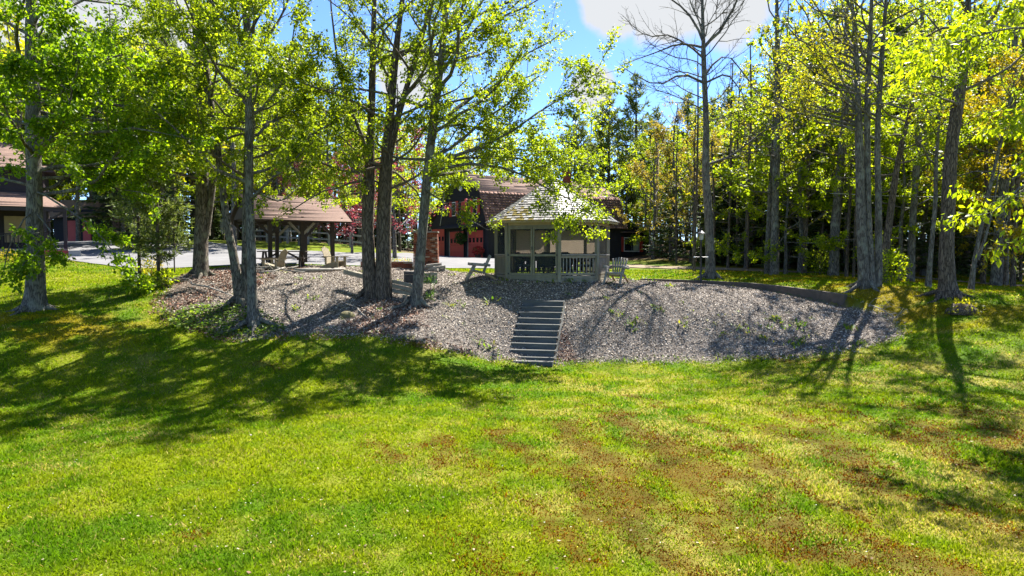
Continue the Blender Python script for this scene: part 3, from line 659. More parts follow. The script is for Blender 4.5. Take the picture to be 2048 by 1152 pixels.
# ================================================================== STEPS
st = thing('wooden_steps', 'flight of ten grey timber steps up the gravel bank', 'steps', (0.59, 21.85, 0.0), math.atan2(-(1.19 - .63), 2.75))
NS, RI, TR = 10, .180, .275
for i in range(NS):
    MB().box((0, i * TR + .02, i * RI + RI / 2 - .03), (1.42, .05, RI)).build('riser', M_step, st)
    MB().box((rg.uniform(-.012, .012), i * TR + .14 + rg.uniform(-.008, .008), (i + 1) * RI - .02 + rg.uniform(-.006, .006)), (1.5 + rg.uniform(-.02, .02), .315, .045), (0, rg.uniform(-.008, .008), rg.uniform(-.01, .01))).build('tread', M_step, st, bevel=.006)
for s in (-1, 1):
    pr = [(0, -.3), (NS * TR, NS * RI - .55), (NS * TR, NS * RI - .08), (TR * .6, RI * .6 - .04), (0, .1)]
    MB().prism(pr, 0, .06, lambda a_, z_, t_: (s * .745 + (t_ - .03), a_ + .03, z_)).build('stringer', M_step, st)
MB().box((0, -.16, .02), (1.5, .34, .14)).build('bottom_pad', M_step, st)

# ================================================================== GARAGE
GA = Vector((-1.8, 51.0, 3.0)); gar = thing('garage', 'black gambrel roofed garage with red doors behind the gazebo', 'garage', GA, math.atan2(.54, .84))
GL = 13.0; PROF = [(-.02, -.6), (-.02, 2.58), (.78, 4.9), (3.6, 6.42), (6.42, 4.9), (7.2, 2.9), (7.2, -.6)]
MB().prism(PROF, 0.0, .12, lambda a_, z_, t_: (t_, a_, z_)).build('gable_wall', M_black, gar)
MB().prism(PROF, GL - .12, GL, lambda a_, z_, t_: (t_, a_, z_)).build('rear_gable_wall', M_black, gar)
for i in range(22):
    MB().box((.12 + (GL - .24) * (i + .5) / 22, .0, 1.0), ((GL - .24) / 22 - .012, .10, 3.2)).build('siding_board', M_black, gar)
MB().box((GL / 2, 7.15, 1.1), (GL - .24, .1, 3.4)).build('back_wall', M_black, gar)
MB().prism([(7.2, -.6), (7.2, 4.3), (9.5, 2.75), (9.5, -.6)], 0.02, .10, lambda a_, z_, t_: (t_, a_, z_)).build('annex_wall', M_black, gar)
MB().box((3, 9.45, 1.0), (6, .1, 3.2)).build('annex_side_wall', M_black, gar)
rf = bpy.data.objects.new('roof', None); COL.objects.link(rf); rf.parent = gar
def slab(a, b, x0, x1, th=.08):
    (y0, z0), (y1, z1) = a, b; d = Vector((0, y1 - y0, z1 - z0)).normalized(); n = Vector((0, -d.z, d.y)); n = n if n.z > 0 else -n
    pts = [Vector((x0, y0, z0)), Vector((x1, y0, z0)), Vector((x1, y1, z1)), Vector((x0, y1, z1))]
    return MB().add([p for p in pts] + [p + n * th for p in pts], [(3, 2, 1, 0), (4, 5, 6, 7), (0, 1, 5, 4), (1, 2, 6, 5), (2, 3, 7, 6), (3, 0, 4, 7)]), n
lo, br, ri, br2, lo2 = (-.42, 2.42), (.66, 4.98), (3.6, 6.5), (6.54, 4.98), (7.5, 2.75)
for a_, b_2, nm, m_ in ((lo, br, 'lower_shingles', M_roofb), (br, ri, 'upper_shingles', M_roofs), (ri, br2, 'back_shingles', M_roofs), (br2, (9.8, 2.75), 'annex_shingles', M_roofb)):
    x0, x1 = -.35, GL + .3
    if nm == 'annex_shingles': x1 = 6.3
    s_, n = slab(a_, b_2, x0, x1); s_.build('roof_deck', M_darkwood, rf)
    if nm in ('back_shingles',): continue
    if nm == 'annex_shingles': e0, e1 = b_2, a_
    else: e0, e1 = a_, b_2
    rows = shingle_rows(Vector((x0, *e0)) + n * .08, Vector((x1, *e0)) + n * .08, Vector((0, e1[0] - e0[0], e1[1] - e0[1])), n, .2, .30 if nm == 'lower_shingles' else 15, rg, .03 if nm == 'lower_shingles' else .018)
    wedges(nm, rows, m_, rf)
MB().box((9.6, 3.0, 6.6), (.5, .5, 1.5)).build('chimney', BRICKS[0], rf)
for y0, y1, h in ((.5, 2.75, 2.15), (3.5, 5.8, 2.15), (6.75, 9.05, 2.45)):
    d = bpy.data.objects.new('garage_door', None); COL.objects.link(d); d.parent = gar
    for i in range(4):
        MB().box((-.05, (y0 + y1) / 2, h * (i + .5) / 4), (.05, y1 - y0, h / 4 - .012)).build('door_panel', M_red, d)
    for i in range(4):
        yy = y0 + (y1 - y0) * (i + .5) / 4; MB().box((-.075, yy, h * .665), (.03, .30, .34)).build('pane', M_glass, d)
    for yy in (y0 - .06, y1 + .06): MB().box((-.05, yy, h / 2), (.10, .10, h + .1)).build('door_jamb', M_greywood if yy > y0 else M_black, d)
    MB().box((-.05, (y0 + y1) / 2, h + .06), (.1, y1 - y0 + .22, .12)).build('lintel', M_black, d)
for yy, w in ((1.75, .62), (5.15, .62)):
    wd_ = bpy.data.objects.new('window', None); COL.objects.link(wd_); wd_.parent = gar
    MB().box((-.03, yy, 3.95), (.06, w, 1.1)).build('window_frame', M_white, wd_); MB().box((-.07, yy, 3.95), (.03, w - .12, .98)).build('pane', M_glass, wd_)
    for s in (-1, 1): MB().box((-.06, yy + s * (w / 2 + .22), 3.95), (.06, .36, 1.2)).build('shutter', M_redtrim, wd_)
MB().box((-.06, 3.45, 3.55), (.08, .8, 1.8)).build('loft_door', M_red, gar)
for i in range(13):
    MB().box((-.02, 3.6, 2.72 + i * .27), (.035, max(.5, (7.1 if i < 8 else 7.0) - max(0, i * .27 - 2.1) * 3.4 - i * .12), .015)).build('lap_board_edge', M_black, gar)
MB().prism([(0, 0), (-.75, -.28), (-.75, -.36), (0, -.12)], .1, 6.7, lambda a_, z_, t_: (a_, t_, 2.72 + z_)).build('pent_roof', M_black, gar)
MB().lathe([(.02, .3), (.12, .2), (.14, 0), (.05, -.1)], 8, (-.28, 3.6, 5.35)).build('gable_lamp', M_white, gar)
# right-hand lean-to with the red-shuttered window
MB().prism([(GL, -.6), (GL, 3.3), (GL + 3.3, 2.45), (GL + 3.3, -.6)], .25, .35, lambda a_, z_, t_: (a_, t_, z_)).build('lean_to_wall', M_black, gar)
MB().box((GL + 3.25, 2.4, 1.0), (.1, 4.2, 3.0)).build('lean_to_side', M_black, gar)
MB().add([Vector(v) for v in ((GL, .1, 3.32), (GL + 3.5, .1, 2.42), (GL + 3.5, 4.5, 2.42), (GL, 4.5, 3.32), (GL, .1, 3.42), (GL + 3.5, .1, 2.52), (GL + 3.5, 4.5, 2.52), (GL, 4.5, 3.42))],
         [(3, 2, 1, 0), (4, 5, 6, 7), (0, 1, 5, 4), (1, 2, 6, 5), (2, 3, 7, 6), (3, 0, 4, 7)]).build('lean_to_roof', M_darkwood, gar)
MB().beam((GL - .1, -.15, 2.2), (GL + 3.3, -.15, 2.2), .85, .05).build('awning', M_roofp, gar).rotation_euler = (0, 0, 0)
for i in range(12): MB().box((GL + .14 + i * .28, .235, .7), (.26, .03, 2.6)).build('siding_board', M_black, gar)
wd_ = bpy.data.objects.new('window', None); COL.objects.link(wd_); wd_.parent = gar
MB().box((GL + 1.35, .2, 1.18), (1.75, .06, 1.2)).build('window_frame', M_white, wd_)
for s in (-1, 1): MB().box((GL + 1.35 + s * .42, .16, 1.18), (.78, .03, 1.06)).build('pane', M_glass, wd_)
MB().prism([(-.3, -.5), (.3, -.5), (.34, .5), (-.34, .5)], 0, .01, lambda a_, z_, t_: (GL + 1.8 + a_, .14 + t_ - .012 * math.sin(a_ * 30), 1.18 + z_)).build('curtain', mat('curtain', (.45, .5, .42), .9), wd_)
for s in (-1, 1):
    sh = MB().box((GL + 1.35 + s * 1.1, .18, 1.18), (.38, .05, 1.25)).build('shutter', M_redtrim, wd_)
# pots by the doors
def leafball(n, r, center, size, seed, flat=1.0):
    g_ = np.random.default_rng(seed); d = g_.normal(size=(n, 3)); d /= np.linalg.norm(d, axis=1, keepdims=True); p = d * (r * g_.random(n) ** .4)[:, None] * np.array((1, 1, flat)) + np.array(center)
    return kites(p, d + g_.normal(0, .5, (n, 3)), d * .5 + g_.normal(0, .6, (n, 3)) + np.array((0, 0, .4)), size * g_.uniform(.7, 1.4, n), size * .6 * g_.uniform(.7, 1.3, n), .15), g_.random(n)
def leafmat(name, ramp, tr=((1.7, 1.6, .8), .45), rough=.5): return mat(name, rnd=ramp, rough=rough, spec=.3, trans=tr)
M_fern = leafmat('fern_leaf', [(0, (.02, .06, .012)), (1, (.06, .14, .02))])
M_petal = leafmat('red_petal', [(0, (.28, .008, .012)), (.7, (.5, .015, .02)), (.72, (.03, .08, .015)), (1, (.05, .12, .02))], ((1.2, 1, 1), .3))
ux, uy = Vector((.84, .54, 0)), Vector((-.54, .84, 0))
hb = thing('hanging_basket', 'green fern in a hanging basket between the red garage doors', 'plant', GA + ux * -.55 + uy * 3.1 + Vector((0, 0, 1.35)))
V4, rr = leafball(420, .42, (0, 0, .25), .16, 3); link('foliage', kite_mesh('foliage', V4, rr, M_fern), hb)['kind'] = 'stuff'
MB().lathe([(.12, -.08), (.2, .12), (.2, .16)], 12).build('basket', M_darkwood, hb); MB().tube([(0, 0, .16), (0, 0, 1.0)], .008, 4).build('chain', M_metal, hb)
fp = thing('flower_pot', 'pot of red flowers beside the right garage door', 'plant', GA + ux * -.55 + uy * .45 + Vector((0, 0, .0)))
V4, rr = leafball(380, .42, (0, 0, .62), .11, 5, .8); link('flowers', kite_mesh('flowers', V4, rr, M_petal), fp)['kind'] = 'stuff'
MB().lathe([(.16, 0), (.24, .32), (.26, .34)], 12).build('pot', M_darkwood, fp)

# ================================================================== FARMHOUSE AT THE LEFT
hc = at(118, 42.0); hc = Vector((hc.x, 42.0, 3.42))
hou = thing('house', 'dark brown two storey house with covered porch and pinkish roof', 'house', hc, R(31))
M_brown = mat('brown_siding', (.055, .042, .046), .85, .2, noise=(3, 1.4), col2=(.035, .027, .03), stretch=(1, 1, 6), bump=(12, .4, .02))
MB().box((-6.5, 5.0, 2.6), (11.6, 6, 5.4)).build('house_wall', M_brown, hou)
for i in range(17): MB().box((-6.5, 1.985, .3 + i * .3), (11.62, .03, .02)).build('lap_board_edge', M_brown, hou)
rfh = bpy.data.objects.new('roof', None); COL.objects.link(rfh); rfh.parent = hou
ea = Vector((-12.8, 1.4, 5.2)); eb = Vector((-.15, 1.4, 5.2)); ta = Vector((-12.8, 5, 7.6)); tb2 = Vector((-3.4, 5, 7.6)); ec = Vector((-.15, 8.6, 5.2)); ed = Vector((-12.8, 8.6, 5.2))
MB().add([ea, eb, ec, ed, ta, tb2], [(3, 2, 1, 0), (0, 1, 5, 4), (1, 2, 5), (2, 3, 4, 5), (3, 0, 4)]).build('roof_deck', M_darkwood, rfh)
n_ = (eb - ea).cross(ta - ea).normalized()
wedges('front_shingles', shingle_rows(ea + n_ * .02, eb + n_ * .02, None, n_, .17, 15, rg, .014, dzf=.0, a2=ta, b2=tb2), M_roofs, rfh)
n_ = (ec - eb).cross(tb2 - eb).normalized()
wedges('side_shingles', shingle_rows(eb + n_ * .02, ec + n_ * .02, None, n_, .17, 15, rg, .014, dzf=.0, a2=tb2, b2=tb2), M_roofs, rfh)
MB().beam((-12.8, 1.4, 5.12), (-.15, 1.4, 5.12), .06, .18).build('fascia', M_brown, rfh)
# porch
pa, pb = Vector((-12.0, -1.2, 2.72)), Vector((.62, -1.2, 2.72)); pc, pd = Vector((-12.0, 2.0, 3.75)), Vector((-.72, 2.0, 3.75))
n_ = (pb - pa).cross(pc - pa).normalized()
MB().add([pa, pb, pd, pc, pa - n_ * .1, pb - n_ * .1, pd - n_ * .1, pc - n_ * .1], [(0, 1, 2, 3), (7, 6, 5, 4), (4, 5, 1, 0), (5, 6, 2, 1), (6, 7, 3, 2), (7, 4, 0, 3)]).build('porch_roof_deck', M_darkwood, rfh)
wedges('porch_shingles', shingle_rows(pa + n_ * .02, pb + n_ * .02, None, n_, .17, 15, rg, .014, dzf=.0, a2=pc, b2=pd), M_roofs, rfh)
MB().beam((-12.0, -1.15, 2.58), (.55, -1.15, 2.58), .1, .18).build('porch_beam', M_brown, hou)
pe, pf = Vector((.62, -1.2, 2.72)), Vector((.62, 5.0, 2.72)); 
MB().add([pe, pf, Vector((-.7, 5.0, 3.75)), Vector((-.72, 2.0, 3.75))], [(0, 1, 2, 3)]).build('porch_side_roof', M_roofp, rfh)
for xx in (-3.1, -.55, .45): MB().box((xx, -1.05, 1.25), (.18, .18, 2.5)).build('porch_post', M_brown, hou)
MB().beam((-.45, -1.05, 1.9), (.35, -1.05, 2.45), .09, .12).build('knee_brace', M_brown, hou)
MB().box((-5.6, .3, .05), (12.2, 2.9, .5)).build('porch_floor', M_greywood, hou)
MB().box((-.35, -1.28, -.2), (1.9, .22, .8)).build('red_skirting', M_red, hou)
MB().box((.9, -1.2, -.05), (.6, 1.2, .5)).build('concrete_step', M_concrete, hou)
for i in range(12): MB().box((-3.0 + i * .19, -1.0, .72), (.05, .04, .85)).build('baluster', M_brown, hou)
MB().box((-2.0, -1.0, 1.16), (2.3, .08, .06)).build('handrail', M_brown, hou)
bm_ = unit_box(BRICKS[0])
for r_ in range(9):
    for c_ in range(5): link('brick', unit_box(BRICKS[(r_ * 3 + c_ * 2) % 6]), hou, (-4.75 + c_ * .23 + (r_ % 2) * .1, -1.0, .34 + r_ * .078), scale=(.215, .12, .066))
for r_ in range(9):
    for c_ in range(2): link('brick', unit_box(BRICKS[(r_ * 5 + c_ * 2) % 6]), hou, (-.95 + c_ * .23 + (r_ % 2) * .1, -.98, .34 + r_ * .078), scale=(.215, .12, .066))
MB().box((-1.9, 1.9, 1.5), (1.7, .1, 1.6)).build('porch_wall_panel', M_ochre, hou)
for xx in (-4.4, -6.8):
    w_ = bpy.data.objects.new('window', None); COL.objects.link(w_); w_.parent = hou
    MB().box((xx, 1.96, 4.4), (1.0, .1, 1.0)).build('pane', M_glass, w_)
    for s in (-1, 1): MB().box((xx + s * .72, 1.94, 4.4), (.32, .1, 1.15)).build('shutter', M_redtrim, w_)
MB().box((-4.3, 1.94, 1.5), (.5, .08, 1.9)).build('red_door', M_red, hou)
hw = at(150, 60); 
shd = thing('red_door_shed', 'dark outbuilding with red doors at the end of the driveway', 'shed', (hw.x, 60, tz(hw.x, 60)), R(-6))
MB().box((0, 1.6, 1.3), (3.8, 3, 2.9)).build('shed_wall', M_black, shd)
for xx in (-.15, 1.25): MB().box((xx, .06, .85), (.72, .1, 1.9)).build('door', M_red, shd)
sa_, sb_ = Vector((-2.3, -.5, 2.05)), Vector((2.25, -.5, 2.05)); sc_, sd_ = Vector((-2.3, 1.7, 3.7)), Vector((1.75, 1.7, 3.7)); n_ = (sb_ - sa_).cross(sc_ - sa_).normalized()
MB().add([sa_, sb_, sd_, sc_, Vector((-2.3, 3.6, 2.3)), Vector((2.25, 3.6, 2.3))], [(0, 1, 2, 3), (3, 2, 5, 4), (0, 3, 4), (1, 5, 2), (0, 4, 5, 1)]).build('roof_deck', M_darkwood, shd)
wedges('shingles', shingle_rows(sa_ + n_ * .02, sb_ + n_ * .02, None, n_, .17, 15, rg, .014, dzf=.0, a2=sc_, b2=sd_), M_roofs, shd)

# ================================================================== PICNIC PAVILION
PN = Vector((-11.63, 31.5, 2.78)); pav = thing('pavilion', 'open timber picnic pavilion with brown shingled roof', 'pavilion', PN, math.atan2(.57, .82))
PL, PW, EH, RH = 4.5, 5.0, 2.16, 3.45      # local x along the ridge, local y across
for xx in (.75, PL / 2, PL - .75):
    for yy in (.45, PW - .45):
        MB().box((xx, yy, 1.1), (.17, .17, 2.4)).build('post', M_darkwood, pav)
        for s in (-1, 1):
            if 0 < xx + s * .7 < PL: MB().beam((xx + s * .08, yy, 1.62), (xx + s * .62, yy, 2.16), .09, .11).build('knee_brace', M_wood if xx == PL / 2 else M_darkwood, pav)
for yy in (.45, PW - .45): MB().beam((.1, yy, 2.25), (PL - .1, yy, 2.25), .12, .16).build('plate_beam', M_darkwood, pav)
for xx in (.3, PL / 2, PL - .3):
    MB().beam((xx, .3, 2.36), (xx, PW - .3, 2.36), .09, .14).build('tie_beam', M_darkwood, pav)
    MB().beam((xx, PW / 2, 2.4), (xx, PW / 2, RH - .1), .12, .12).build('king_post', M_darkwood, pav)
for i in range(9):
    xx = .15 + i * (PL - .3) / 8
    for s, y0 in ((1, 0.05), (-1, PW - .05)): MB().beam((xx, y0, EH), (xx, PW / 2, RH - .08), .05, .11).build('rafter', M_darkwood, pav)
rfp = bpy.data.objects.new('roof', None); COL.objects.link(rfp); rfp.parent = pav
for (y0, y1) in ((0.0, PW / 2), (PW, PW / 2)):
    a_, b_2, c_, d_ = Vector((-.1, y0, EH + .06)), Vector((PL + .1, y0, EH + .06)), Vector((PL + .1, y1, RH + .06)), Vector((-.1, y1, RH + .06))
    n_ = (b_2 - a_).cross(c_ - a_).normalized(); n_ = n_ if n_.z > 0 else -n_
    MB().add([a_, b_2, c_, d_] + [p - n_ * .06 for p in (a_, b_2, c_, d_)], [(0, 1, 2, 3), (7, 6, 5, 4), (4, 5, 1, 0), (5, 6, 2, 1), (6, 7, 3, 2), (7, 4, 0, 3)]).build('roof_deck', M_darkwood, rfp)
    wedges('shingles', shingle_rows(a_ + n_ * .004, b_2 + n_ * .004, d_ - a_, n_, .125, 6.5, rg, .012, jitter=.0, dzf=.0), M_roofs, rfp)
MB().prism([(.5, EH + .2), (PW - .5, EH + .2), (PW / 2, RH - .1)], .06, .1, lambda a_, z_, t_: (t_, a_, z_)).build('gable_boards', M_darkwood, pav)
def pav_pt(x, y, z): c, s = .82, .57; return Vector((PN.x + x * c - y * s, PN.y + x * s + y * c, PN.z + z))
# picnic table under it
def picnic_table(label, p, rz):
    t = thing('picnic_table', label, 'picnic table', p, rz)
    for i in range(5): MB().box((0, -.32 + i * .16, .75), (2.1, .15, .045)).build('top_board', M_darkwood, t)
    for s in (-1, 1):
        for i in range(2): MB().box((0, s * (.66 + i * .15), .45), (2.1, .14, .045)).build('bench_board', M_darkwood, t)
        MB().beam((s * .75, -.8, .40), (s * .75, .8, .40), .05, .09).build('bench_bearer', M_darkwood, t)
        for q in (-1, 1): MB().beam((s * .8, q * .62, 0), (s * .8, q * .24, .72), .09, .05).build('leg', M_darkwood, t)
        MB().beam((s * .72, 0, .42), (s * .2, 0, .70), .05, .08).build('brace', M_darkwood, t)
    return t
pt = at(567, 31.3); picnic_table('dark brown picnic table with attached benches under the pavilion', (pt.x, 31.3, tz(pt.x, 31.3)), R(8))
# string of unlit bulbs under the eave
sl_ = thing('string_lights', 'string of small white bulbs hung under the pavilion eave', 'string lights', pav_pt(.3, 2.2, 1.85))
base = Vector(sl_.location); pp = []
for i in range(13): t = i / 12; pp.append(pav_pt(.3 + 3.9 * t, 2.2, 1.95 - .10 * math.sin(t * math.pi * 3) ** 2) - base)
MB().tube(pp, .006, 4).build('cable', M_metal, sl_)
for i in (1, 3, 6, 8, 10, 12): MB().lathe([(.01, -.02), (.035, -.05), (.03, -.09), (.008, -.11)], 8, tuple(pp[i])).build('bulb', M_white, sl_)

# ================================================================== CHAIRS
M_adiron = mat('tan_weathered_board', (.33, .28, .19), .85, .2, noise=(6, 1.5), col2=(.2, .165, .11), bump=(40, .4, .01))
def adirondack(label, p, rz):
    t = thing('adirondack_chair', label, 'chair', p, rz, 'board lounge chairs by the pavilion')
    for s in (-1, 1):
        pr = [(-.42, .0), (-.42, .36), (-.3, .40), (.45, .10), (.62, .03), (.58, 0), (.40, .0)]   # slanting side board, front at -y
        MB().prism([(-.40, .20), (-.40, .38), (.10, .30), (.66, .06), (.66, 0), (.55, 0)], 0, .03, lambda a_, z_, t_: (s * .27 + t_ - .015, a_, z_)).build('side_board', M_adiron, t)
        MB().box((s * .315, -.37, .29), (.03, .12, .58)).build('front_leg', M_adiron, t)
        MB().box((s * .315, .20, .42), (.03, .09, .34)).build('arm_support', M_adiron, t)
        MB().box((s * .34, -.10, .595), (.16, .82, .028)).build('armrest', M_adiron, t)
    for i in range(5): MB().box((0, -.36 + i * .11, .395 - i * .026), (.56, .095, .025), (-.23, 0, 0)).build('seat_slat', M_adiron, t)
    for i in range(5):
        a = (i - 2) * .105; h = .86 - abs(i - 2) * .05
        MB().box((a * 1.05, .16 + h * .19, .24 + h * .47), (.095, .025, h), (-.40, 0, 0)).build('back_slat', M_adiron, t)
    MB().box((0, .30, .565), (.62, .03, .07)).build('back_rail', M_adiron, t)
    return t
p = at(668, 30.6); adirondack('tan board lounge chair in profile at the pavilion, facing right', (p.x, p.y, p.z + .01), R(72))
p = at(552, 29.9); adirondack('tan board lounge chair with its back turned, before the picnic table', (p.x, p.y, p.z - .12), R(-104))
def log_chair(label, p, rz):
    t = thing('log_chair', label, 'chair', p, rz, 'rustic log chairs beside the gazebo')
    for s in (-1, 1):
        MB().tube([(s * .33, -.62, 0), (s * .31, -.42, .33), (s * .31, -.27, .62)], [.05, .048, .045], 8).build('front_leg', M_greywood, t, True)
        MB().tube([(s * .25, -.40, .40), (s * .25, .1, .30), (s * .27, .62, 0)], [.045, .045, .045], 8).build('rear_leg', M_ochre if rz < 1 else M_greywood, t, True)
        MB().tube([(s * .36, -.52, .66), (s * .35, .32, .60)], [.058, .05], 8).build('armrest', M_greywood, t, True)
    for i in range(6): MB().tube([(-.3, -.38 + i * .1, .42 - i * .025), (.3, -.38 + i * .1, .42 - i * .025)], .04, 7).build('seat_log', M_greywood, t, True)
    MB().tube([(-.40, .17, .66), (.40, .17, .66)], .045, 8).build('back_rail', M_greywood, t, True)
    MB().tube([(-.36, -.40, .36), (.36, -.40, .36)], .045, 8).build('front_rail', M_ochre, t, True)
    for i in range(6):
        a = (i - 2.5); MB().tube([(a * .075, .08, .30), (a * .10, .22, .70), (a * .115, .34, 1.02 - abs(a) * .02)], [.032, .034, .036], 7).build('back_slat', M_greywood, t, True)
    return t
p = ground(1237, 571); log_chair('rustic grey log chair right of the gazebo, facing the camera', (p.x, p.y + .35, tz(p.x, p.y + .35) - .01), R(-28))
p = at(963, 27.6); log_chair('rustic grey log chair left of the gazebo, seen from its side', (p.x, p.y, p.z), R(-82))

# ================================================================== LAMP POST
p = at(1401, 30.6); lp = thing('lamp_post', 'black garden lamp post with glass lantern at the gravel edge', 'lamp post', (p.x, p.y, p.z - .03))
MB().lathe([(.07, 0), (.06, .06), (.052, .1), (.048, 1.9), (.06, 1.93), (.045, 1.98), (.075, 2.04)], 12).build('post', M_metal, lp, True)
MB().tube([(-.28, 0, 1.28), (.28, 0, 1.28)], .016, 6).build('crossbar', M_metal, lp)
for s in (-1, 1): MB().lathe([(.005, -.035), (.03, -.02), (.035, 0), (.03, .02), (.005, .035)], 8, (s * .29, 0, 1.28)).build('knob', M_white, lp, True)
lan = bpy.data.objects.new('lantern', None); COL.objects.link(lan); lan.parent = lp; lan.location = (0, 0, 2.04)
M_lglass = mat('lantern_glass', (.62, .62, .55), .2, .5, trans=((.8, .8, .7), .5))
for k in range(4):
    a = R(45 + 90 * k); c, s = math.cos(a), math.sin(a)
    MB().tube([(.095 * c, .095 * s, 0), (.14 * c, .14 * s, .26)], .010, 5).build('lantern_bar', M_metal, lan)
    a2 = R(90 * k); b2 = [(-.06, 0), (.06, 0), (.09, .26), (-.09, .26)]
    MB().prism(b2, 0, .004, lambda x_, z_, t_: ((.068 + z_ * .12 + t_) * math.cos(a2) - x_ * math.sin(a2), (.068 + z_ * .12 + t_) * math.sin(a2) + x_ * math.cos(a2), z_)).build('pane', M_lglass, lan)
MB().lathe([(.21, .26), (.20, .28), (.12, .34), (.09, .35), (.07, .40), (.02, .42)], 10).build('lantern_roof', M_metal, lan, True)
MB().lathe([(.012, .42), (.03, .45), (.012, .49), (.004, .51)], 8).build('finial', M_metal, lan, True)

# ================================================================== BRICK FIREPLACE AND LOW WALL
def brick_block(t, x0, x1, y0, y1, h0, h1, rnd_, taper=0.0):
    n = int((h1 - h0) / .075)
    for r_ in range(n):
        z = h0 + (r_ + .5) * .075; xx0, xx1 = x0 + taper * r_ / n, x1 - taper * r_ / n; cols = max(1, round((xx1 - xx0) / .21)); off = (r_ % 2) * .5
        w = (xx1 - xx0) / cols
        for c_ in range(cols + (1 if off else 0)):
            a_ = xx0 + (c_ - off) * w; b_ = a_ + w; a_ = max(a_, xx0); b_ = min(b_, xx1)
            if b_ - a_ < .03: continue
            m_ = rnd_.choice((0, 0, 1, 2, 3, 4, 5, 5))
            link('brick', unit_box(BRICKS[m_]), t, ((a_ + b_) / 2, y0 + .05 + rnd_.uniform(-.006, .006), z), scale=(b_ - a_ - .012, .10, .063))
        for q in range(max(1, int((y1 - y0) / .22))):       # right-hand end
            link('brick', unit_box(BRICKS[rnd_.choice((0, 1, 2, 5))]), t, (xx1 - .045, y0 + .21 + q * .21, z), scale=(.1, .2, .063))
    MB().box(((x0 + x1) / 2, (y0 + y1) / 2 + .03, (h0 + h1) / 2 - .02), (x1 - x0 - 2 * taper - .06, y1 - y0 - .06, h1 - h0)).build('mortar_core', M_mortar, t)
p = at(826, 33.3); fpz = p.z - .03
fire = thing('brick_fireplace', 'red brick outdoor chimney behind the slim tree on the terrace', 'fireplace', (p.x, p.y, fpz))
brick_block(fire, 0, 1.22, 0, .65, 0, 1.80, rg, .05)
MB().box((.61, .3, 1.83), (1.2, .72, .06)).build('cap_slab', M_mortar, fire)
lw_ = thing('low_brick_wall', 'low red brick wall running left from the brick chimney', 'wall', (p.x - 2.55, p.y + .1, fpz + .0))
brick_block(lw_, 0, 2.5, 0, .3, 0, .43, rg)
# firewood
for i, (px, py, ln, rz, hz) in enumerate(((858, 531, .8, .2, 0), (872, 531, .9, -.1, 0), (866, 530, .85, .35, .13), (874, 529, .8, .0, .14), (868, 528, .7, .3, .26), (884, 533, 1.0, 1.1, .02))):
    q = at(px, 31.6 + .1 * (i % 3)); b = MB(); tri = [(-.08, -.05), (.09, -.06), (.05, .07), (-.05, .06)]
    b.prism(tri, -ln / 2, ln / 2, lambda a_, z_, t_: (t_, a_, z_)); o = b.build('firewood_log', M_greywood)
    o.location = (q.x, q.y, q.z + .06 + hz); o.rotation_euler = (0, rg.uniform(-.15, .15), rz)
    tag(o, 'split grey firewood log in the small pile before the brick chimney', 'log', 'firewood pile before the chimney')
# landscape timbers and logs on the bank
def timber(name, label, a, b, w, h, m, group=None, rnd_=rg):
    a, b = Vector(a), Vector(b); o = MB().beam(a - (a + b) / 2, b - (a + b) / 2, w, h).build(name, m, None, bevel=.015); o.location = (a + b) / 2
    return tag(o, label, 'timber', group)
_d = ground(800, 600).y; tA, tB = P(764, 558, _d + .45), P(826, 570, _d + .1)
names = ['topmost grey timber of the stack between the two nearest trunks on the bank', 'second timber from the top between the double trunk and the slim trunk',
         'third timber from the top between the double trunk and the slim trunk', 'lowest short timber beside the foot of the slim trunk']
for i in range(4):
    a, b = tA.copy(), tB.copy(); a.z -= i * .155 + (.04 if i == 2 else 0); b.z -= i * .15 + .03; off = Vector((0, rg.uniform(-.05, .05), 0)); a += off; b += off
    if i == 3: a = a.lerp(b, .68)
    timber('landscape_timber', names[i], a, b, .15, .118, M_wood)
for i, zz in enumerate((549, 556.5, 564)):
    timber('landscape_timber', ('uppermost', 'middle', 'lowest')[i] + ' grey timber of the short stack right of the slim trunk', P(842, zz, 25.5), P(874, zz - 1, 25.8), .16, .125, M_wood)
timber('landscape_timber', 'long grey timber slanting up to the left of the double trunk', P(690, 543, 26.0), P(742, 556, 25.2), .2, .17, M_wood)
# dark slatted planter box behind the slim trunk
q = P(822, 568, 26.2); pb_ = thing('planter_box', 'dark slatted planter box behind the slim trunk on the bank', 'planter', (q.x, q.y, q.z))
for i in range(4): MB().box((0, 0, .06 + i * .12), (.42, .42, .105)).build('slat_ring', mat('slate_wood', (.075, .08, .085), .8, noise=(6, 1.5)), pb_)
for sx in (-1, 1): MB().box((sx * .21, -.21, .24), (.05, .05, .5)).build('corner_post', M_step, pb_)
# little garden figure
q = P(771.5, 562, 25.3); fg = thing('garden_figure', 'small bearded garden figure in pale blue beside the double trunk', 'figurine', (q.x, q.y, q.z))
M_blue = mat('pale_blue_glaze', (.28, .40, .46), .5); M_skin = mat('figure_face', (.30, .2, .15), .6); M_hair = mat('figure_hair', (.5, .48, .45), .7)
MB().lathe([(.085, 0), (.10, .02), (.09, .12), (.07, .20), (.05, .25), (.03, .27)], 12).build('robe', M_blue, fg, True)
MB().lathe([(.02, .25), (.05, .27), (.062, .31), (.058, .35), (.03, .38), (.005, .39)], 12).build('head', M_skin, fg, True)
MB().lathe([(.064, .315), (.068, .35), (.045, .395), (.005, .415)], 12, (0, .012, 0)).build('hair', M_hair, fg, True)
for s in (-1, 1): MB().tube([(s * .07, 0, .2), (s * .09, -.05, .13), (s * .03, -.09, .12)], [.03, .026, .02], 6).build('arm', M_blue, fg, True)
MB().box((0, -.055, .265), (.06, .04, .09), (.2, 0, 0), .5).build('beard', M_hair, fg)

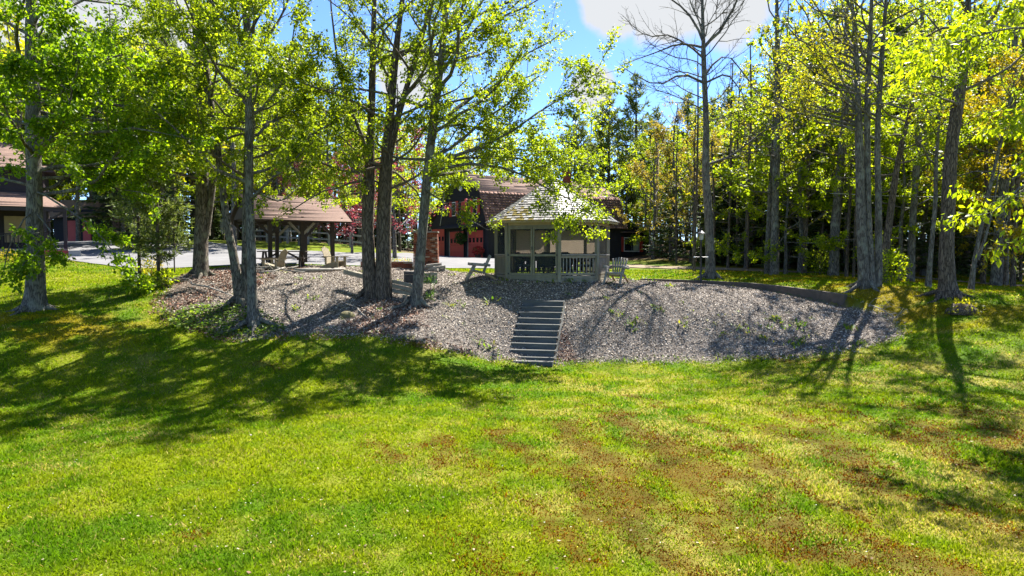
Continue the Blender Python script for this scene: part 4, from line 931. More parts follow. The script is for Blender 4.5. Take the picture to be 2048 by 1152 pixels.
# ================================================================== FENCE, POLE, CABLE
fa, fb = at(496, 54.5), at(745, 52.5); nF = 7
fen = thing('split_rail_fence', 'grey split rail fence along the wood edge beyond the driveway', 'fence', at(600, 53.5))
fo = Vector(fen.location)
for i in range(nF):
    q = fa.lerp(fb, i / (nF - 1)); q.z = tz(q.x, q.y)
    MB().box(q - fo + Vector((0, 0, .55)), (.16, .16, 1.2), (0, 0, .1)).build('fence_post', M_greywood, fen)
    if i < nF - 1:
        q2 = fa.lerp(fb, (i + 1) / (nF - 1)); q2.z = tz(q2.x, q2.y)
        for zz in (.45, .92): MB().beam(q - fo + Vector((0, -.02, zz + rg.uniform(-.03, .03))), q2 - fo + Vector((0, -.02, zz + rg.uniform(-.03, .03))), .08, .12).build('fence_rail', M_greywood, fen)
q = at(1312, 55.5); pole = MB().tube([(0, 0, -.3), (0, 0, 4), (.02, 0, 9.0)], [.15, .135, .12], 10).build('utility_pole', mat('pole_wood', (.40, .30, .16), .85, noise=(4, 1.5), col2=(.26, .19, .11), stretch=(1, 1, .15)), None, True); pole.location = q
tag(pole, 'yellowish wooden utility pole at the wood edge right of the garage', 'pole')
a, b = P(1660, 386.5, 35), P(2120, 391, 30); pts = [a.lerp(b, i / 12) - a + Vector((0, 0, -.12 * math.sin(math.pi * i / 12))) for i in range(13)]
cb = MB().tube(pts, .013, 5).build('overhead_cable', mat('cable_grey', (.5, .5, .5), .6)); cb.location = a
tag(cb, 'thin pale overhead cable crossing the trunks at the right', 'cable')
# ================================================================== TREES
def bark_mat(name, c1, c2, lichen=None):
    m = bpy.data.materials.new(name); m.use_nodes = True; n = m.node_tree.nodes; l = m.node_tree.links; b = n['Principled BSDF']
    b.inputs['Roughness'].default_value = .92; b.inputs['Specular IOR Level'].default_value = .15
    tcn = n.new('ShaderNodeTexCoord'); mp = n.new('ShaderNodeMapping'); mp.inputs['Scale'].default_value = (1, 1, .16); l.new(tcn.outputs['Object'], mp.inputs[0])
    vo = n.new('ShaderNodeTexVoronoi'); vo.feature = 'DISTANCE_TO_EDGE'; vo.inputs['Scale'].default_value = 19
    nz_ = n.new('ShaderNodeTexNoise'); nz_.inputs['Scale'].default_value = 14; nz_.inputs['Detail'].default_value = 6
    wv = n.new('ShaderNodeVectorMath'); wv.operation = 'MULTIPLY_ADD'; l.new(nz_.outputs['Color'], wv.inputs[0]); wv.inputs[1].default_value = (.12, .12, .12); l.new(mp.outputs[0], wv.inputs[2])
    l.new(mp.outputs[0], nz_.inputs['Vector']); l.new(wv.outputs[0], vo.inputs['Vector'])
    r1 = n.new('ShaderNodeMapRange'); r1.inputs['From Max'].default_value = .22; l.new(vo.outputs['Distance'], r1.inputs['Value'])
    mu = n.new('ShaderNodeMath'); mu.operation = 'MULTIPLY'; l.new(r1.outputs[0], mu.inputs[0]); l.new(nz_.outputs['Fac'], mu.inputs[1])
    rp = n.new('ShaderNodeMix'); rp.data_type = 'RGBA'; rp.inputs[6].default_value = (*c2, 1); rp.inputs[7].default_value = (*c1, 1)
    r2 = n.new('ShaderNodeMapRange'); r2.inputs['From Min'].default_value = .05; r2.inputs['From Max'].default_value = .6; l.new(mu.outputs[0], r2.inputs['Value']); l.new(r2.outputs[0], rp.inputs[0])
    src = rp.outputs[2]
    if lichen:
        n2 = n.new('ShaderNodeTexNoise'); n2.inputs['Scale'].default_value = 3.5; n2.inputs['Detail'].default_value = 5; l.new(tcn.outputs['Object'], n2.inputs['Vector'])
        r3 = n.new('ShaderNodeMapRange'); r3.inputs['From Min'].default_value = .52; r3.inputs['From Max'].default_value = .66; r3.inputs['To Max'].default_value = .7; l.new(n2.outputs['Fac'], r3.inputs['Value'])
        m3 = n.new('ShaderNodeMix'); m3.data_type = 'RGBA'; l.new(r3.outputs[0], m3.inputs[0]); l.new(src, m3.inputs[6]); m3.inputs[7].default_value = (*lichen, 1); src = m3.outputs[2]
    l.new(src, b.inputs['Base Color'])
    bp = n.new('ShaderNodeBump'); bp.inputs['Strength'].default_value = .9; bp.inputs['Distance'].default_value = .03; l.new(mu.outputs[0], bp.inputs['Height']); l.new(bp.outputs[0], b.inputs['Normal'])
    return m
M_bark = bark_mat('maple_bark', (.22, .185, .145), (.045, .037, .030), (.20, .205, .14))
M_bark2 = bark_mat('grey_bark', (.215, .195, .165), (.065, .058, .05), (.23, .235, .185))
M_bark3 = bark_mat('brown_bark', (.20, .158, .12), (.05, .038, .03), None)
M_twig = mat('twig_bark', (.12, .10, .08), .9, .1)
TRL = (2.75, 2.45, .9)
L_maple = leafmat('maple_leaf_green', [(0, (.035, .075, .004)), (.35, (.075, .145, .006)), (.75, (.125, .205, .008)), (1, (.20, .26, .012))], (TRL, .62), .42)
L_yg = leafmat('maple_leaf_yellow_green', [(0, (.045, .075, .006)), (.35, (.098, .150, .008)), (.75, (.150, .205, .010)), (1, (.21, .25, .016))], (TRL, .62), .45)
L_olive = leafmat('young_leaf_olive', [(0, (.065, .080, .008)), (.4, (.130, .150, .010)), (.75, (.185, .20, .012)), (1, (.25, .24, .02))], ((2.9, 2.5, .8), .6), .45)
L_bright = leafmat('bright_young_leaf', [(0, (.065, .105, .004)), (.35, (.130, .190, .006)), (.8, (.195, .25, .008)), (1, (.25, .29, .012))], (TRL, .62), .45)
L_orange = leafmat('budding_leaf_orange', [(0, (.10, .085, .018)), (.35, (.17, .16, .022)), (.7, (.21, .19, .03)), (1, (.29, .19, .06))], ((2.1, 1.8, .7), .5), .5)
L_gold = leafmat('golden_young_leaf', [(0, (.12, .115, .006)), (.4, (.205, .185, .008)), (.8, (.27, .235, .010)), (1, (.32, .26, .015))], ((2.1, 1.8, .6), .52), .5)
L_red = leafmat('red_leaf', [(0, (.06, .014, .02)), (.4, (.14, .030, .042)), (.75, (.23, .075, .085)), (1, (.32, .16, .15))], ((1.7, 1.0, .95), .45), .45)
L_spruce = leafmat('spruce_needles', [(0, (.024, .045, .014)), (.5, (.055, .088, .024)), (1, (.11, .145, .04))], ((1.8, 1.8, .8), .28), .6)
L_pine = leafmat('pine_needles', [(0, (.045, .070, .020)), (.5, (.095, .125, .036)), (1, (.16, .185, .06))], ((1.8, 1.8, .8), .38), .5)
L_bud = mat('bud', (.16, .105, .07), .8, .2)

def norm(v): return v / (np.linalg.norm(v, axis=-1, keepdims=True) + 1e-9)
def batch_lines(g, p0, d0, L, m, wob, up):
    n = len(p0); pts = np.empty((n, m, 3)); pts[:, 0] = p0; d = norm(d0.copy()); st = (L / (m - 1))[:, None]
    for i in range(1, m):
        d = norm(d + g.normal(0, wob, (n, 3)) + np.array((0, 0, up)))
        pts[:, i] = pts[:, i - 1] + d * st
    return pts
def batch_tubes(pts, rad, k):
    n, m, _ = pts.shape; t = np.empty_like(pts); t[:, 1:-1] = pts[:, 2:] - pts[:, :-2]; t[:, 0] = pts[:, 1] - pts[:, 0]; t[:, -1] = pts[:, -1] - pts[:, -2]; t = norm(t)
    ref = np.where(np.abs(t[:, :1, 2:3]) < .75, np.array([[[0, 0, 1.]]]), np.array([[[1., 0, 0]]]))
    u = norm(np.cross(t, np.broadcast_to(ref, t.shape))); w = np.cross(t, u)
    a = np.arange(k) * 2 * math.pi / k
    V = pts[:, :, None] + (u[:, :, None] * np.cos(a)[:, None] + w[:, :, None] * np.sin(a)[:, None]) * rad[:, :, None, None]
    base = (np.arange(n) * m * k)[:, None, None]; i = np.arange(m - 1)[None, :, None] * k; j = np.arange(k)[None, None, :]; j2 = (j + 1) % k
    q = np.stack([base + i + j, base + i + j2, base + i + k + j2, base + i + k + j], -1).reshape(-1, 4)
    return V.reshape(-1, 3), q
def sample(pts, idx_, t):
    m = pts.shape[1]; f = t * (m - 1); i = np.minimum(f.astype(int), m - 2); fr = (f - i)[:, None]
    a = pts[idx_, i]; b = pts[idx_, i + 1]; return a + (b - a) * fr, norm(b - a)
def smooth_path(pts, rad, m):
    pts = np.array(pts, float); rad = np.array(rad, float); n = len(pts); T = np.linspace(0, n - 1, m); out = []
    for t in T:
        i = min(int(t), n - 2); f = t - i; p0 = pts[max(i - 1, 0)]; p1 = pts[i]; p2 = pts[i + 1]; p3 = pts[min(i + 2, n - 1)]
        out.append(.5 * (2 * p1 + (p2 - p0) * f + (2 * p0 - 5 * p1 + 4 * p2 - p3) * f * f + (3 * p1 - p0 - 3 * p2 + p3) * f ** 3))
    return np.array(out), np.interp(T, np.arange(n), rad)
def children(g, par, plen, dens, tmin, ang, lenf, flat):
    """indices, start points, directions, lengths of the shoots along parent lines"""
    cnt = np.maximum(1, g.poisson(plen * dens)); ix = np.repeat(np.arange(len(par)), cnt); n = len(ix)
    t = tmin + (1 - tmin) * g.random(n) ** .85; p, d = sample(par, ix, t)
    r = g.normal(size=(n, 3)); r[:, 2] *= flat; pr = norm(r - d * (r * d).sum(1, keepdims=True)); a = R(ang) + g.normal(0, .22, n)
    dd = d * np.cos(a)[:, None] + pr * np.sin(a)[:, None]
    return ix, p, dd, plen[ix] * lenf * (1.15 - .75 * t) * g.uniform(.55, 1.3, n), t
def grow(seed, stems, limbs, leaf=None, bark=None, lf_n=9, lf_size=.12, br_dens=2.0, tw_dens=3.2, br_len=.42, tw_len=.36, lf_droop=.5, extra=(), lk=10, flare=True, lf_mode='leaf', limb_up=.05, lf_wide=.75, spread=.16, twig_draw=True, extra_dens=1.0, lf_jit=.085, lf_mul=2.6, ztop=99.0, lf_s=1.0, tw_r=1.0, limb_r=.011):
    """stems: [(pts, radii)], limbs: dict(n, z0, z1, L, e0, e1, az) or list of them; extra: traced limbs [(pts, radii)]. Returns array bundles."""
    g = np.random.default_rng(seed); out = {}
    TV, TF = [], []; off = 0; paths = []
    for pts, rad in stems:
        m = max(10, min(34, int(4 + 3 * len(pts)))); p, r = smooth_path(pts, rad, m); paths.append((p, r))
        V, Fq = batch_tubes(p[None], r[None], lk); V = V.reshape(m, lk, 3)
        ang = np.arange(lk)[None, :] * 2 * math.pi / lk; h = (p[:, 2] - p[0, 2])[:, None]
        nzv = (vnoise(ang * 1.3 + seed + 0 * h, h * .7 + 0 * ang, seed) - .5) * .22
        if flare: nzv = nzv + (np.sin(ang * 5 + seed) * .5 + .5) * .38 * np.exp(-h / .28)
        V = p[:, None] + (V - p[:, None]) * (1 + nzv)[..., None]
        TV.append(V.reshape(-1, 3)); TF.append(Fq + off); off += m * lk
    out['trunk'] = (np.concatenate(TV), np.concatenate(TF))
    P0, D0, LL, RR = [], [], [], []
    for lb in (limbs if isinstance(limbs, list) else [limbs]):
        if not lb: continue
        for si, (p, r) in enumerate(paths):
            if lb.get('stem') is not None and si not in lb['stem']: continue
            zz = p[:, 2]; n = lb['n']
            h = lb['z0'] + (min(lb['z1'], zz.max() - .2) - lb['z0']) * (np.arange(n) + g.random(n) * .9) / n; h = h[h < zz.max() - .05]; n = len(h)
            f = (h - lb['z0']) / max(lb['z1'] - lb['z0'], .1)
            px_ = np.stack([np.interp(h, zz, p[:, c]) for c in range(3)], 1); rr = np.interp(h, zz, r)
            az_ = (np.arange(n) * 2.39996 + g.uniform(0, 6.28) + g.normal(0, .35, n)) if lb.get('az') is None else R(90 - lb['az'][0]) + g.normal(0, R(lb['az'][1]), n)
            el = R(lb['e0']) + (R(lb['e1']) - R(lb['e0'])) * f + g.normal(0, .14, n)
            D0.append(np.c_[np.cos(az_) * np.cos(el), np.sin(az_) * np.cos(el), np.sin(el)]); P0.append(px_)
            prof = lb.get('prof', 'round')
            pf = {'round': np.sqrt(np.clip(1 - (f * 1.02 - .25) ** 2 * 1.3, .12, 1)), 'cone': np.clip(1.05 - f, .1, 1), 'even': np.ones(n)}[prof]
            Lh = lb['L'] * pf * g.uniform(.65, 1.15, n); LL.append(Lh); RR.append(np.minimum(rr * .55, .012 + limb_r * Lh))
    BV, BF = [], []; boff = 0
    def addt(pts, rad, k):
        nonlocal boff
        V, Fq = batch_tubes(pts, rad, k); BV.append(V); BF.append(Fq + boff); boff += len(V)
    sets = []
    if P0:
        P0, D0, LL, RR = np.concatenate(P0), np.concatenate(D0), np.concatenate(LL), np.concatenate(RR)
        lines = batch_lines(g, P0, D0, LL, 8, spread, limb_up); addt(lines, RR[:, None] * np.linspace(1, .25, 8)[None], 6); sets.append((lines, LL, 1.0))
    ex = []
    for pts, rad in extra:
        p, r = smooth_path(pts, rad, 8); p[1:-1] += g.normal(0, .035, (6, 3)); ex.append(p); addt(p[None], r[None], 7)
    if ex:
        ex = np.array(ex); sets.append((ex, np.linalg.norm(np.diff(ex, axis=1), axis=2).sum(1), extra_dens))
    tw_all, L_all = [], []
    for lines, LL, dn in sets:
        ix, p, d, L, t = children(g, lines, LL, br_dens * dn, .18, 48, br_len, .55); br = batch_lines(g, p, d, L, 5, .2, .05)
        addt(br, (.004 + .0055 * L)[:, None] * tw_r * np.linspace(1, .3, 5)[None], 4)
        for pl, ln in ((br, L), (lines[:, 3:], LL * .5)):
            ix2, p2, d2, L2, t2 = children(g, pl, ln, tw_dens, .15, 45, tw_len, .7); L2 = np.clip(L2, .12, .9); tw_all.append(batch_lines(g, p2, d2, L2, 3, .22, .03)); L_all.append(L2)
        tw_all.append(np.stack([br[:, 2], br[:, 3], br[:, 4]], 1)); L_all.append(L * .5)
    tw = np.concatenate(tw_all); TL = np.concatenate(L_all)
    if twig_draw: addt(tw, np.array((.0045, .0035, .002))[None] * tw_r * np.ones((len(tw), 1)), 3)
    out['branches'] = (np.concatenate(BV), np.concatenate(BF))
    if leaf is not None:
        cnt = g.poisson(lf_n * lf_mul * np.clip(TL / .35, .5, 1.6)); ix = np.repeat(np.arange(len(tw)), cnt); n = len(ix); t = g.random(n) ** .7; p, d = sample(tw, ix, t)
        kp = (p[:, 2] < ztop) | (g.random(n) < .16); p = p[kp]; d = d[kp]; n = len(p)
        p = p + g.normal(0, lf_jit, (n, 3)); fw = norm(d * .5 + g.normal(0, .7, (n, 3)) + np.array((0, 0, -lf_droop))); nr = norm(g.normal(0, .55, (n, 3)) + np.array((0, 0, .9)))
        s = lf_size * lf_s * g.uniform(.5, 1.4, n); out['crown'] = (kites(p, fw, nr, s, s * lf_wide * g.uniform(.8, 1.2, n), g.uniform(.05, .35, n)), np.clip(g.random(n) * .75 + .25 * vnoise(p[:, 0] * 1.5, p[:, 2] * 1.5 + p[:, 1], seed), 0, 1), leaf)
    out['bark'] = bark or M_bark
    return out
def tree_meshes(b):
    me = [('trunk', mesh_np('trunk', *b['trunk'], smooth=True, mats=[b['bark']]))]
    if 'branches' in b: me.append(('branches', mesh_np('branches', *b['branches'], smooth=True, mats=[M_bark2 if b['bark'] is M_bark2 else M_twig])))
    if 'crown' in b: me.append(('crown', kite_mesh('crown', *b['crown'])))
    return me
def plant_tree(name, label, cat, loc, meshes, rz=0.0, sc=1.0, group=None):
    t = thing(name, label, cat, loc, rz, group); t.scale = sc if hasattr(sc, '__len__') else (sc,) * 3
    for nm, me in meshes:
        o = link(nm, me, t)
        if nm != 'trunk': o['kind'] = 'stuff'
    return t
def stem_px(tr, D, base, dd=0.0, wf=1.0):
    """traced stem: [(px, py, width_px)] at depth D -> local points and radii (dd: lean in depth per metre of height)"""
    pts, rad = [], []
    for px, py, w in tr:
        p = P(px, py, D) - base; q = D + dd * max(p.z, 0); p = P(px, py, q) - base
        pts.append(tuple(p)); rad.append(w / 2 * .66 * wf * q / FPX)
    return pts, rad
def roots(t, base, seed, n, L, r, m):
    g_ = random.Random(seed)
    for i in range(n):
        a = 2 * math.pi * (i + g_.uniform(-.2, .2)) / n + 3.6; pts = []; q = Vector((math.cos(a) * r * .5, math.sin(a) * r * .5, .22)); ll = L * g_.uniform(.5, 1.2)
        for k in range(6):
            f = k / 5; x = math.cos(a) * (r * .6 + ll * f) + g_.uniform(-.06, .06); y = math.sin(a) * (r * .6 + ll * f) + g_.uniform(-.06, .06)
            z = tz(base.x + x, base.y + y) - base.z + .04 - .08 * f + (.2 * (1 - f) ** 3); pts.append((x, y, z))
        MB().tube(pts, [r * .22 * (1 - .8 * k / 5) + .012 for k in range(6)], 6).build('root', m, t, True)
def hero(name, label, D, traces, seed, limbs, leaf, bark, extra=(), dd=(), nroots=0, wf=1.0, **kw):
    b0 = traces[0][0]; base = P(b0[0], b0[1], D); gz = tz(base.x, base.y); base.z = gz
    stems = []
    for i, tr in enumerate(traces):
        p, r = stem_px(tr, D, base, dd[i] if i < len(dd) else 0.0, wf)
        if i == 0 or tr[0][1] > b0[1] - 25: p = [(p[0][0], p[0][1], -.25)] + p; r = [r[0] * 1.08] + r
        stems.append((p, r))
    exl = []
    for tr in extra:
        pts = [tuple(P(a, b_, D + dz) - base) for a, b_, w, dz in tr]; exl.append((pts, [w / 2 * .66 * D / FPX for a, b_, w, dz in tr]))
    bd = grow(seed, stems, limbs, leaf, bark, extra=exl, ztop=kw.pop('ztop', 9.8), lf_s=kw.pop('lf_s', .78), lf_mul=kw.pop('lf_mul', 4.6), **kw)
    t = plant_tree(name, label, 'tree', base, tree_meshes(bd))
    if nroots: roots(t, base, seed, nroots, 1.0, .38, bark)
    return t
# ---- the tall maples of the bank and lawn (left to right)
hero('maple_tree', 'tall maple with thick trunk and low leafy boughs at the far left lawn', 23.0, [[(70, 624, 66), (71, 590, 50), (72, 540, 44), (70, 450, 40), (68, 350, 37), (66, 200, 33), (63, 100, 29), (64, 0, 25), (67, -150, 18), (70, -290, 7)]], 101, wf=1.2, limbs=
     [dict(n=30, z0=3.6, z1=15.5, L=5.6, e0=-2, e1=60), dict(n=14, z0=3.6, z1=11.5, L=6.2, e0=2, e1=30, az=(95, 42)), dict(n=5, z0=4.6, z1=8.5, L=3.4, e0=5, e1=25, az=(-70, 35))], leaf=L_maple, bark=M_bark2, nroots=5, lf_n=8, lf_size=.15, br_dens=1.7, tw_dens=2.3,
     extra=[[(75, 385, 7, -.2), (120, 410, 6, -.6), (200, 470, 4, -1.0), (255, 550, 2, -1.2)], [(70, 330, 8, 0), (130, 345, 6, .2), (220, 370, 4, .4), (330, 400, 2, .6)], [(66, 420, 6, 0), (30, 470, 4, -1), (0, 560, 2, -1.4)], [(75, 430, 5, -.3), (105, 470, 4, -1.0), (60, 520, 3, -1.6), (35, 545, 2, -1.8)]])
hero('maple_tree', 'rugged two stemmed maple on the left end of the bank', 27.5, [[(401, 557, 52), (402, 500, 42), (404, 420, 37), (404, 340, 34), (403, 200, 30), (396, 80, 26), (386, 0, 20), (378, -120, 12), (372, -220, 4)], [(412, 470, 20), (424, 380, 20), (428, 300, 18), (422, 220, 15), (412, 110, 12), (400, 0, 9), (392, -100, 4)]], 102,
     [dict(n=22, z0=3.8, z1=15, L=4.8, e0=5, e1=62, stem=(0,)), dict(n=11, z0=4.5, z1=13, L=4.0, e0=10, e1=60, stem=(1,))], L_yg, M_bark, nroots=4, lf_n=9, lf_size=.12, br_dens=1.9, tw_dens=2.6)
hero('maple_tree', 'left leaning slim trunk behind the straight trunk on the left bank', 23.4, [[(482, 606, 40), (476, 575, 30), (468, 520, 25), (455, 450, 23), (444, 370, 21), (430, 260, 18), (414, 150, 14), (400, 20, 10), (392, -120, 4)], [(488, 606, 24), (489, 540, 19), (491, 430, 18), (493, 300, 15), (500, 150, 11), (512, 0, 7), (520, -100, 3)]], 103,
     [dict(n=14, z0=4.2, z1=12.5, L=3.9, e0=8, e1=60)], L_yg, M_bark, nroots=4, lf_n=9, lf_size=.12, br_dens=1.9, tw_dens=2.6)
hero('maple_tree', 'straight slim grey trunk standing lowest on the left bank', 22.0, [[(508, 641, 44), (506, 615, 31), (504, 560, 27), (501, 450, 26), (498, 340, 24), (497, 200, 21), (496, 80, 19), (493, -40, 15), (490, -200, 8), (488, -270, 4)]], 104,
     [dict(n=30, z0=3.8, z1=13.5, L=4.8, e0=4, e1=60)], L_yg, M_bark2, nroots=5, lf_n=9, lf_size=.12, br_dens=2.0, tw_dens=2.8)
hero('maple_tree', 'massive dark double trunked maple in the middle of the bank', 25.0, [[(742, 578, 44), (738, 540, 36), (736, 450, 32), (738, 350, 30), (742, 260, 21), (745, 150, 18), (748, 20, 14), (750, -120, 7), (751, -200, 3)], [(766, 578, 52), (767, 530, 42), (768, 450, 39), (771, 350, 36), (777, 260, 28), (787, 150, 21), (797, 60, 16), (812, -60, 10), (820, -160, 4)], [(776, 330, 20), (792, 250, 18), (815, 170, 14), (848, 60, 11), (868, -30, 7), (885, -110, 3)]], 105, wf=1.1, limbs=
     [dict(n=16, z0=3.4, z1=14, L=4.2, e0=2, e1=64), ], leaf=L_yg, bark=M_bark3, nroots=7, lf_n=7, lf_size=.105, br_dens=1.8, tw_dens=2.4,
     extra=[[(740, 320, 12, 0), (690, 190, 9, .3), (668, 90, 7, .5), (660, -20, 4, .7)], [(736, 360, 8, -.3), (690, 370, 6, -.8), (630, 390, 4, -1.2), (570, 425, 2, -1.4)]])
hero('maple_tree', 'smooth slim maple leaning right beside the stacked timbers', 24.3, [[(831, 607, 42), (834, 580, 34), (839, 530, 31), (846, 450, 30), (852, 380, 29), (860, 300, 26), (872, 200, 24), (884, 100, 20), (893, 0, 17), (900, -120, 10), (905, -210, 4)]], 106,
     [dict(n=20, z0=4.6, z1=13.5, L=4.4, e0=5, e1=62), dict(n=12, z0=4.2, z1=11.5, L=5.6, e0=12, e1=48, az=(88, 30))], L_yg, M_bark2, nroots=3, lf_n=8, lf_size=.115, br_dens=1.8, tw_dens=2.4, extra_dens=1.05,
     extra=[[(862, 335, 13, 0), (960, 292, 9, -.4), (1050, 245, 6, -.8), (1130, 190, 4, -1.0), (1205, 140, 2, -1.2)], [(858, 345, 12, -.1), (930, 330, 9, -.6), (1030, 345, 6, -1.0), (1110, 385, 4, -1.3), (1185, 425, 2, -1.4)], [(860, 330, 9, -.1), (950, 300, 7, .2), (1060, 300, 5, .4), (1180, 330, 3, .5)],
            [(868, 250, 10, 0), (940, 200, 7, .5), (1040, 120, 5, .9), (1130, 60, 3, 1.2)], [(880, 130, 9, 0), (950, 60, 6, -.3), (1040, 0, 4, -.6)], [(850, 380, 6, -.2), (880, 400, 5, -.9), (920, 430, 3, -1.2), (975, 460, 2, -1.3)], [(862, 330, 8, .1), (1000, 310, 5, .1), (1120, 360, 4, -.8), (1150, 440, 2, -1.1)]])
# ---- right-hand side
hero('bare_tree', 'tall nearly leafless tree standing alone behind the lamp post', 33.0, [[(1421, 557, 34), (1420, 520, 27), (1418, 450, 25), (1412, 350, 22), (1412, 250, 18), (1408, 130, 15), (1406, 60, 11), (1404, -20, 7), (1403, -90, 3)]], 107,
     [dict(n=26, z0=7.2, z1=14.5, L=3.3, e0=12, e1=58)], L_bud, M_bark2, tw_r=1.6, lf_n=1.6, lf_mul=1, lf_s=1, lf_jit=.02, lf_size=.075, br_dens=3.0, tw_dens=2.6, tw_len=.5, limb_up=.10, limb_r=.007, nroots=3, lf_droop=-.4, lf_wide=.4,
     extra=[[(1411, 330, 9, 0), (1462, 312, 7, .3), (1520, 268, 5, .6), (1590, 222, 2, .8)], [(1406, 165, 9, 0), (1370, 150, 7, -.3), (1310, 168, 4, -.6), (1240, 130, 2, -.9)], [(1405, 95, 9, 0), (1360, 88, 6, .2), (1310, 105, 4, .3), (1250, 128, 2, .4)], [(1405, 80, 9, 0), (1375, 25, 6, .2), (1325, -10, 4, .4), (1290, -30, 2, .5)],
            [(1408, 95, 10, 0), (1445, 55, 8, -.2), (1475, 0, 6, -.4), (1490, -60, 3, -.5)], [(1411, 150, 7, 0), (1450, 112, 5, .3), (1490, 150, 3, .5), (1515, 195, 2, .6)], [(1412, 165, 7, 0), (1450, 150, 5, -.3), (1480, 180, 3, -.5), (1495, 230, 2, -.6)], [(1405, 115, 7, .2), (1350, 75, 5, .5), (1290, 70, 3, .8), (1250, 35, 2, 1.0)]])
hero('maple_tree', 'clump of three grey stems from one base on the right lawn edge', 27.0, [[(1730, 573, 34), (1727, 540, 28), (1723, 450, 25), (1719, 300, 22), (1716, 200, 16), (1712, 100, 12), (1700, -40, 7), (1692, -140, 3)], [(1742, 573, 28), (1741, 520, 18), (1736, 400, 16), (1735, 200, 15), (1741, 60, 11), (1746, -80, 6), (1748, -150, 3)], [(1756, 570, 22), (1757, 500, 18), (1757, 400, 17), (1755, 280, 14), (1764, 110, 12), (1776, -40, 7), (1784, -130, 3)]], 108, wf=1.13, limbs=
     [dict(n=12, z0=6.2, z1=15, L=4.2, e0=12, e1=62), dict(n=7, z0=5.5, z1=11.5, L=4.6, e0=14, e1=40, az=(-85, 40))], leaf=L_olive, bark=M_bark2, nroots=4, lf_n=6, lf_mul=1.4, lf_size=.11, br_dens=1.9, tw_dens=2.4)
hero('maple_tree', 'thick brown trunked tree near the right edge of the lawn', 24.5, [[(1897, 594, 66), (1895, 565, 48), (1893, 500, 43), (1897, 400, 39), (1903, 300, 36), (1914, 220, 34), (1925, 140, 29), (1932, 60, 18), (1937, -10, 15), (1941, -130, 9), (1943, -220, 3)], [(1927, 135, 18), (1955, 105, 14), (1995, 70, 10), (2048, 45, 7), (2100, 20, 3)]], 109,
     [dict(n=20, z0=6.5, z1=14, L=4.2, e0=8, e1=58, stem=(0,)), dict(n=6, z0=9.8, z1=12, L=2.6, e0=10, e1=50, stem=(1,))], L_yg, M_bark3, nroots=6, lf_n=6, lf_mul=3.6, lf_size=.12, ztop=99, br_dens=1.7, tw_dens=2.2)
hero('young_tree', 'thin curved trunk just left of the thick brown trunk at right', 28.0, [[(1856, 579, 22), (1858, 550, 16), (1864, 480, 13), (1871, 400, 12), (1872, 330, 11), (1878, 240, 8), (1886, 130, 5), (1890, 60, 3)]], 110, [dict(n=14, z0=4.6, z1=10.5, L=2.6, e0=10, e1=55)], L_yg, M_bark2, lf_n=6, lf_size=.11)
hero('young_tree', 'thin pale trunk leaning right, right of the thick brown trunk', 27.0, [[(1942, 581, 18), (1946, 545, 14), (1955, 490, 12), (1970, 420, 11), (1988, 340, 9), (2012, 240, 7), (2035, 130, 4)], [(1955, 520, 9), (1975, 460, 7), (1990, 390, 6), (2000, 320, 3)]], 111, [dict(n=12, z0=4.2, z1=9.5, L=2.6, e0=5, e1=50, stem=(0,))], L_gold, M_bark2, lf_n=6, lf_size=.11)
hero('dark_leaning_tree', 'dark trunk leaning right behind the three stemmed clump', 30.5, [[(1766, 566, 26), (1772, 500, 22), (1780, 430, 20), (1795, 330, 16), (1818, 230, 12), (1850, 120, 8), (1870, 40, 4)]], 112, [dict(n=16, z0=4.0, z1=11.5, L=3.6, e0=0, e1=55)], L_bright, M_bark3, lf_n=8, lf_size=.115)
# tree just outside the right edge: its boughs reach into the picture and shade the lawn corner
bx, by = 14.0, 16.5; bz = tz(bx, by)
g0 = np.array((bx, by, bz))
bd = grow(113, [([(0, 0, -.3), (0, 0, .5), (.1, .1, 3), (.2, 0, 6), (.1, .1, 10), (.3, 0, 15)], [.36, .26, .22, .18, .12, .04])],
          [dict(n=16, z0=5.0, z1=14.5, L=3.8, e0=8, e1=60), dict(n=8, z0=8.5, z1=13.5, L=5.0, e0=2, e1=25, az=(-112, 22))], L_bright, M_bark2, lf_n=8, lf_size=.145, lf_wide=.45, lf_droop=.9, br_dens=1.5, tw_dens=1.6,
          extra=[([tuple(np.array(P(px, py, D_)) - g0) for px, py, D_ in q], [.05, .03, .02, .008]) for q in
                 (((2200, 150, 16.5), (2130, 60, 15.6), (1990, 60, 14.8), (1850, 110, 14.4)), ((2200, 330, 16.5), (2140, 325, 15.2), (2050, 370, 14.0), (1985, 425, 13.6)), ((2200, 250, 16.5), (2150, 240, 15.8), (2060, 250, 15.2), (1990, 280, 15)))])
plant_tree('ash_tree', 'bough with long drooping bright leaves reaching in from the right edge', 'tree', (bx, by, bz), tree_meshes(bd))

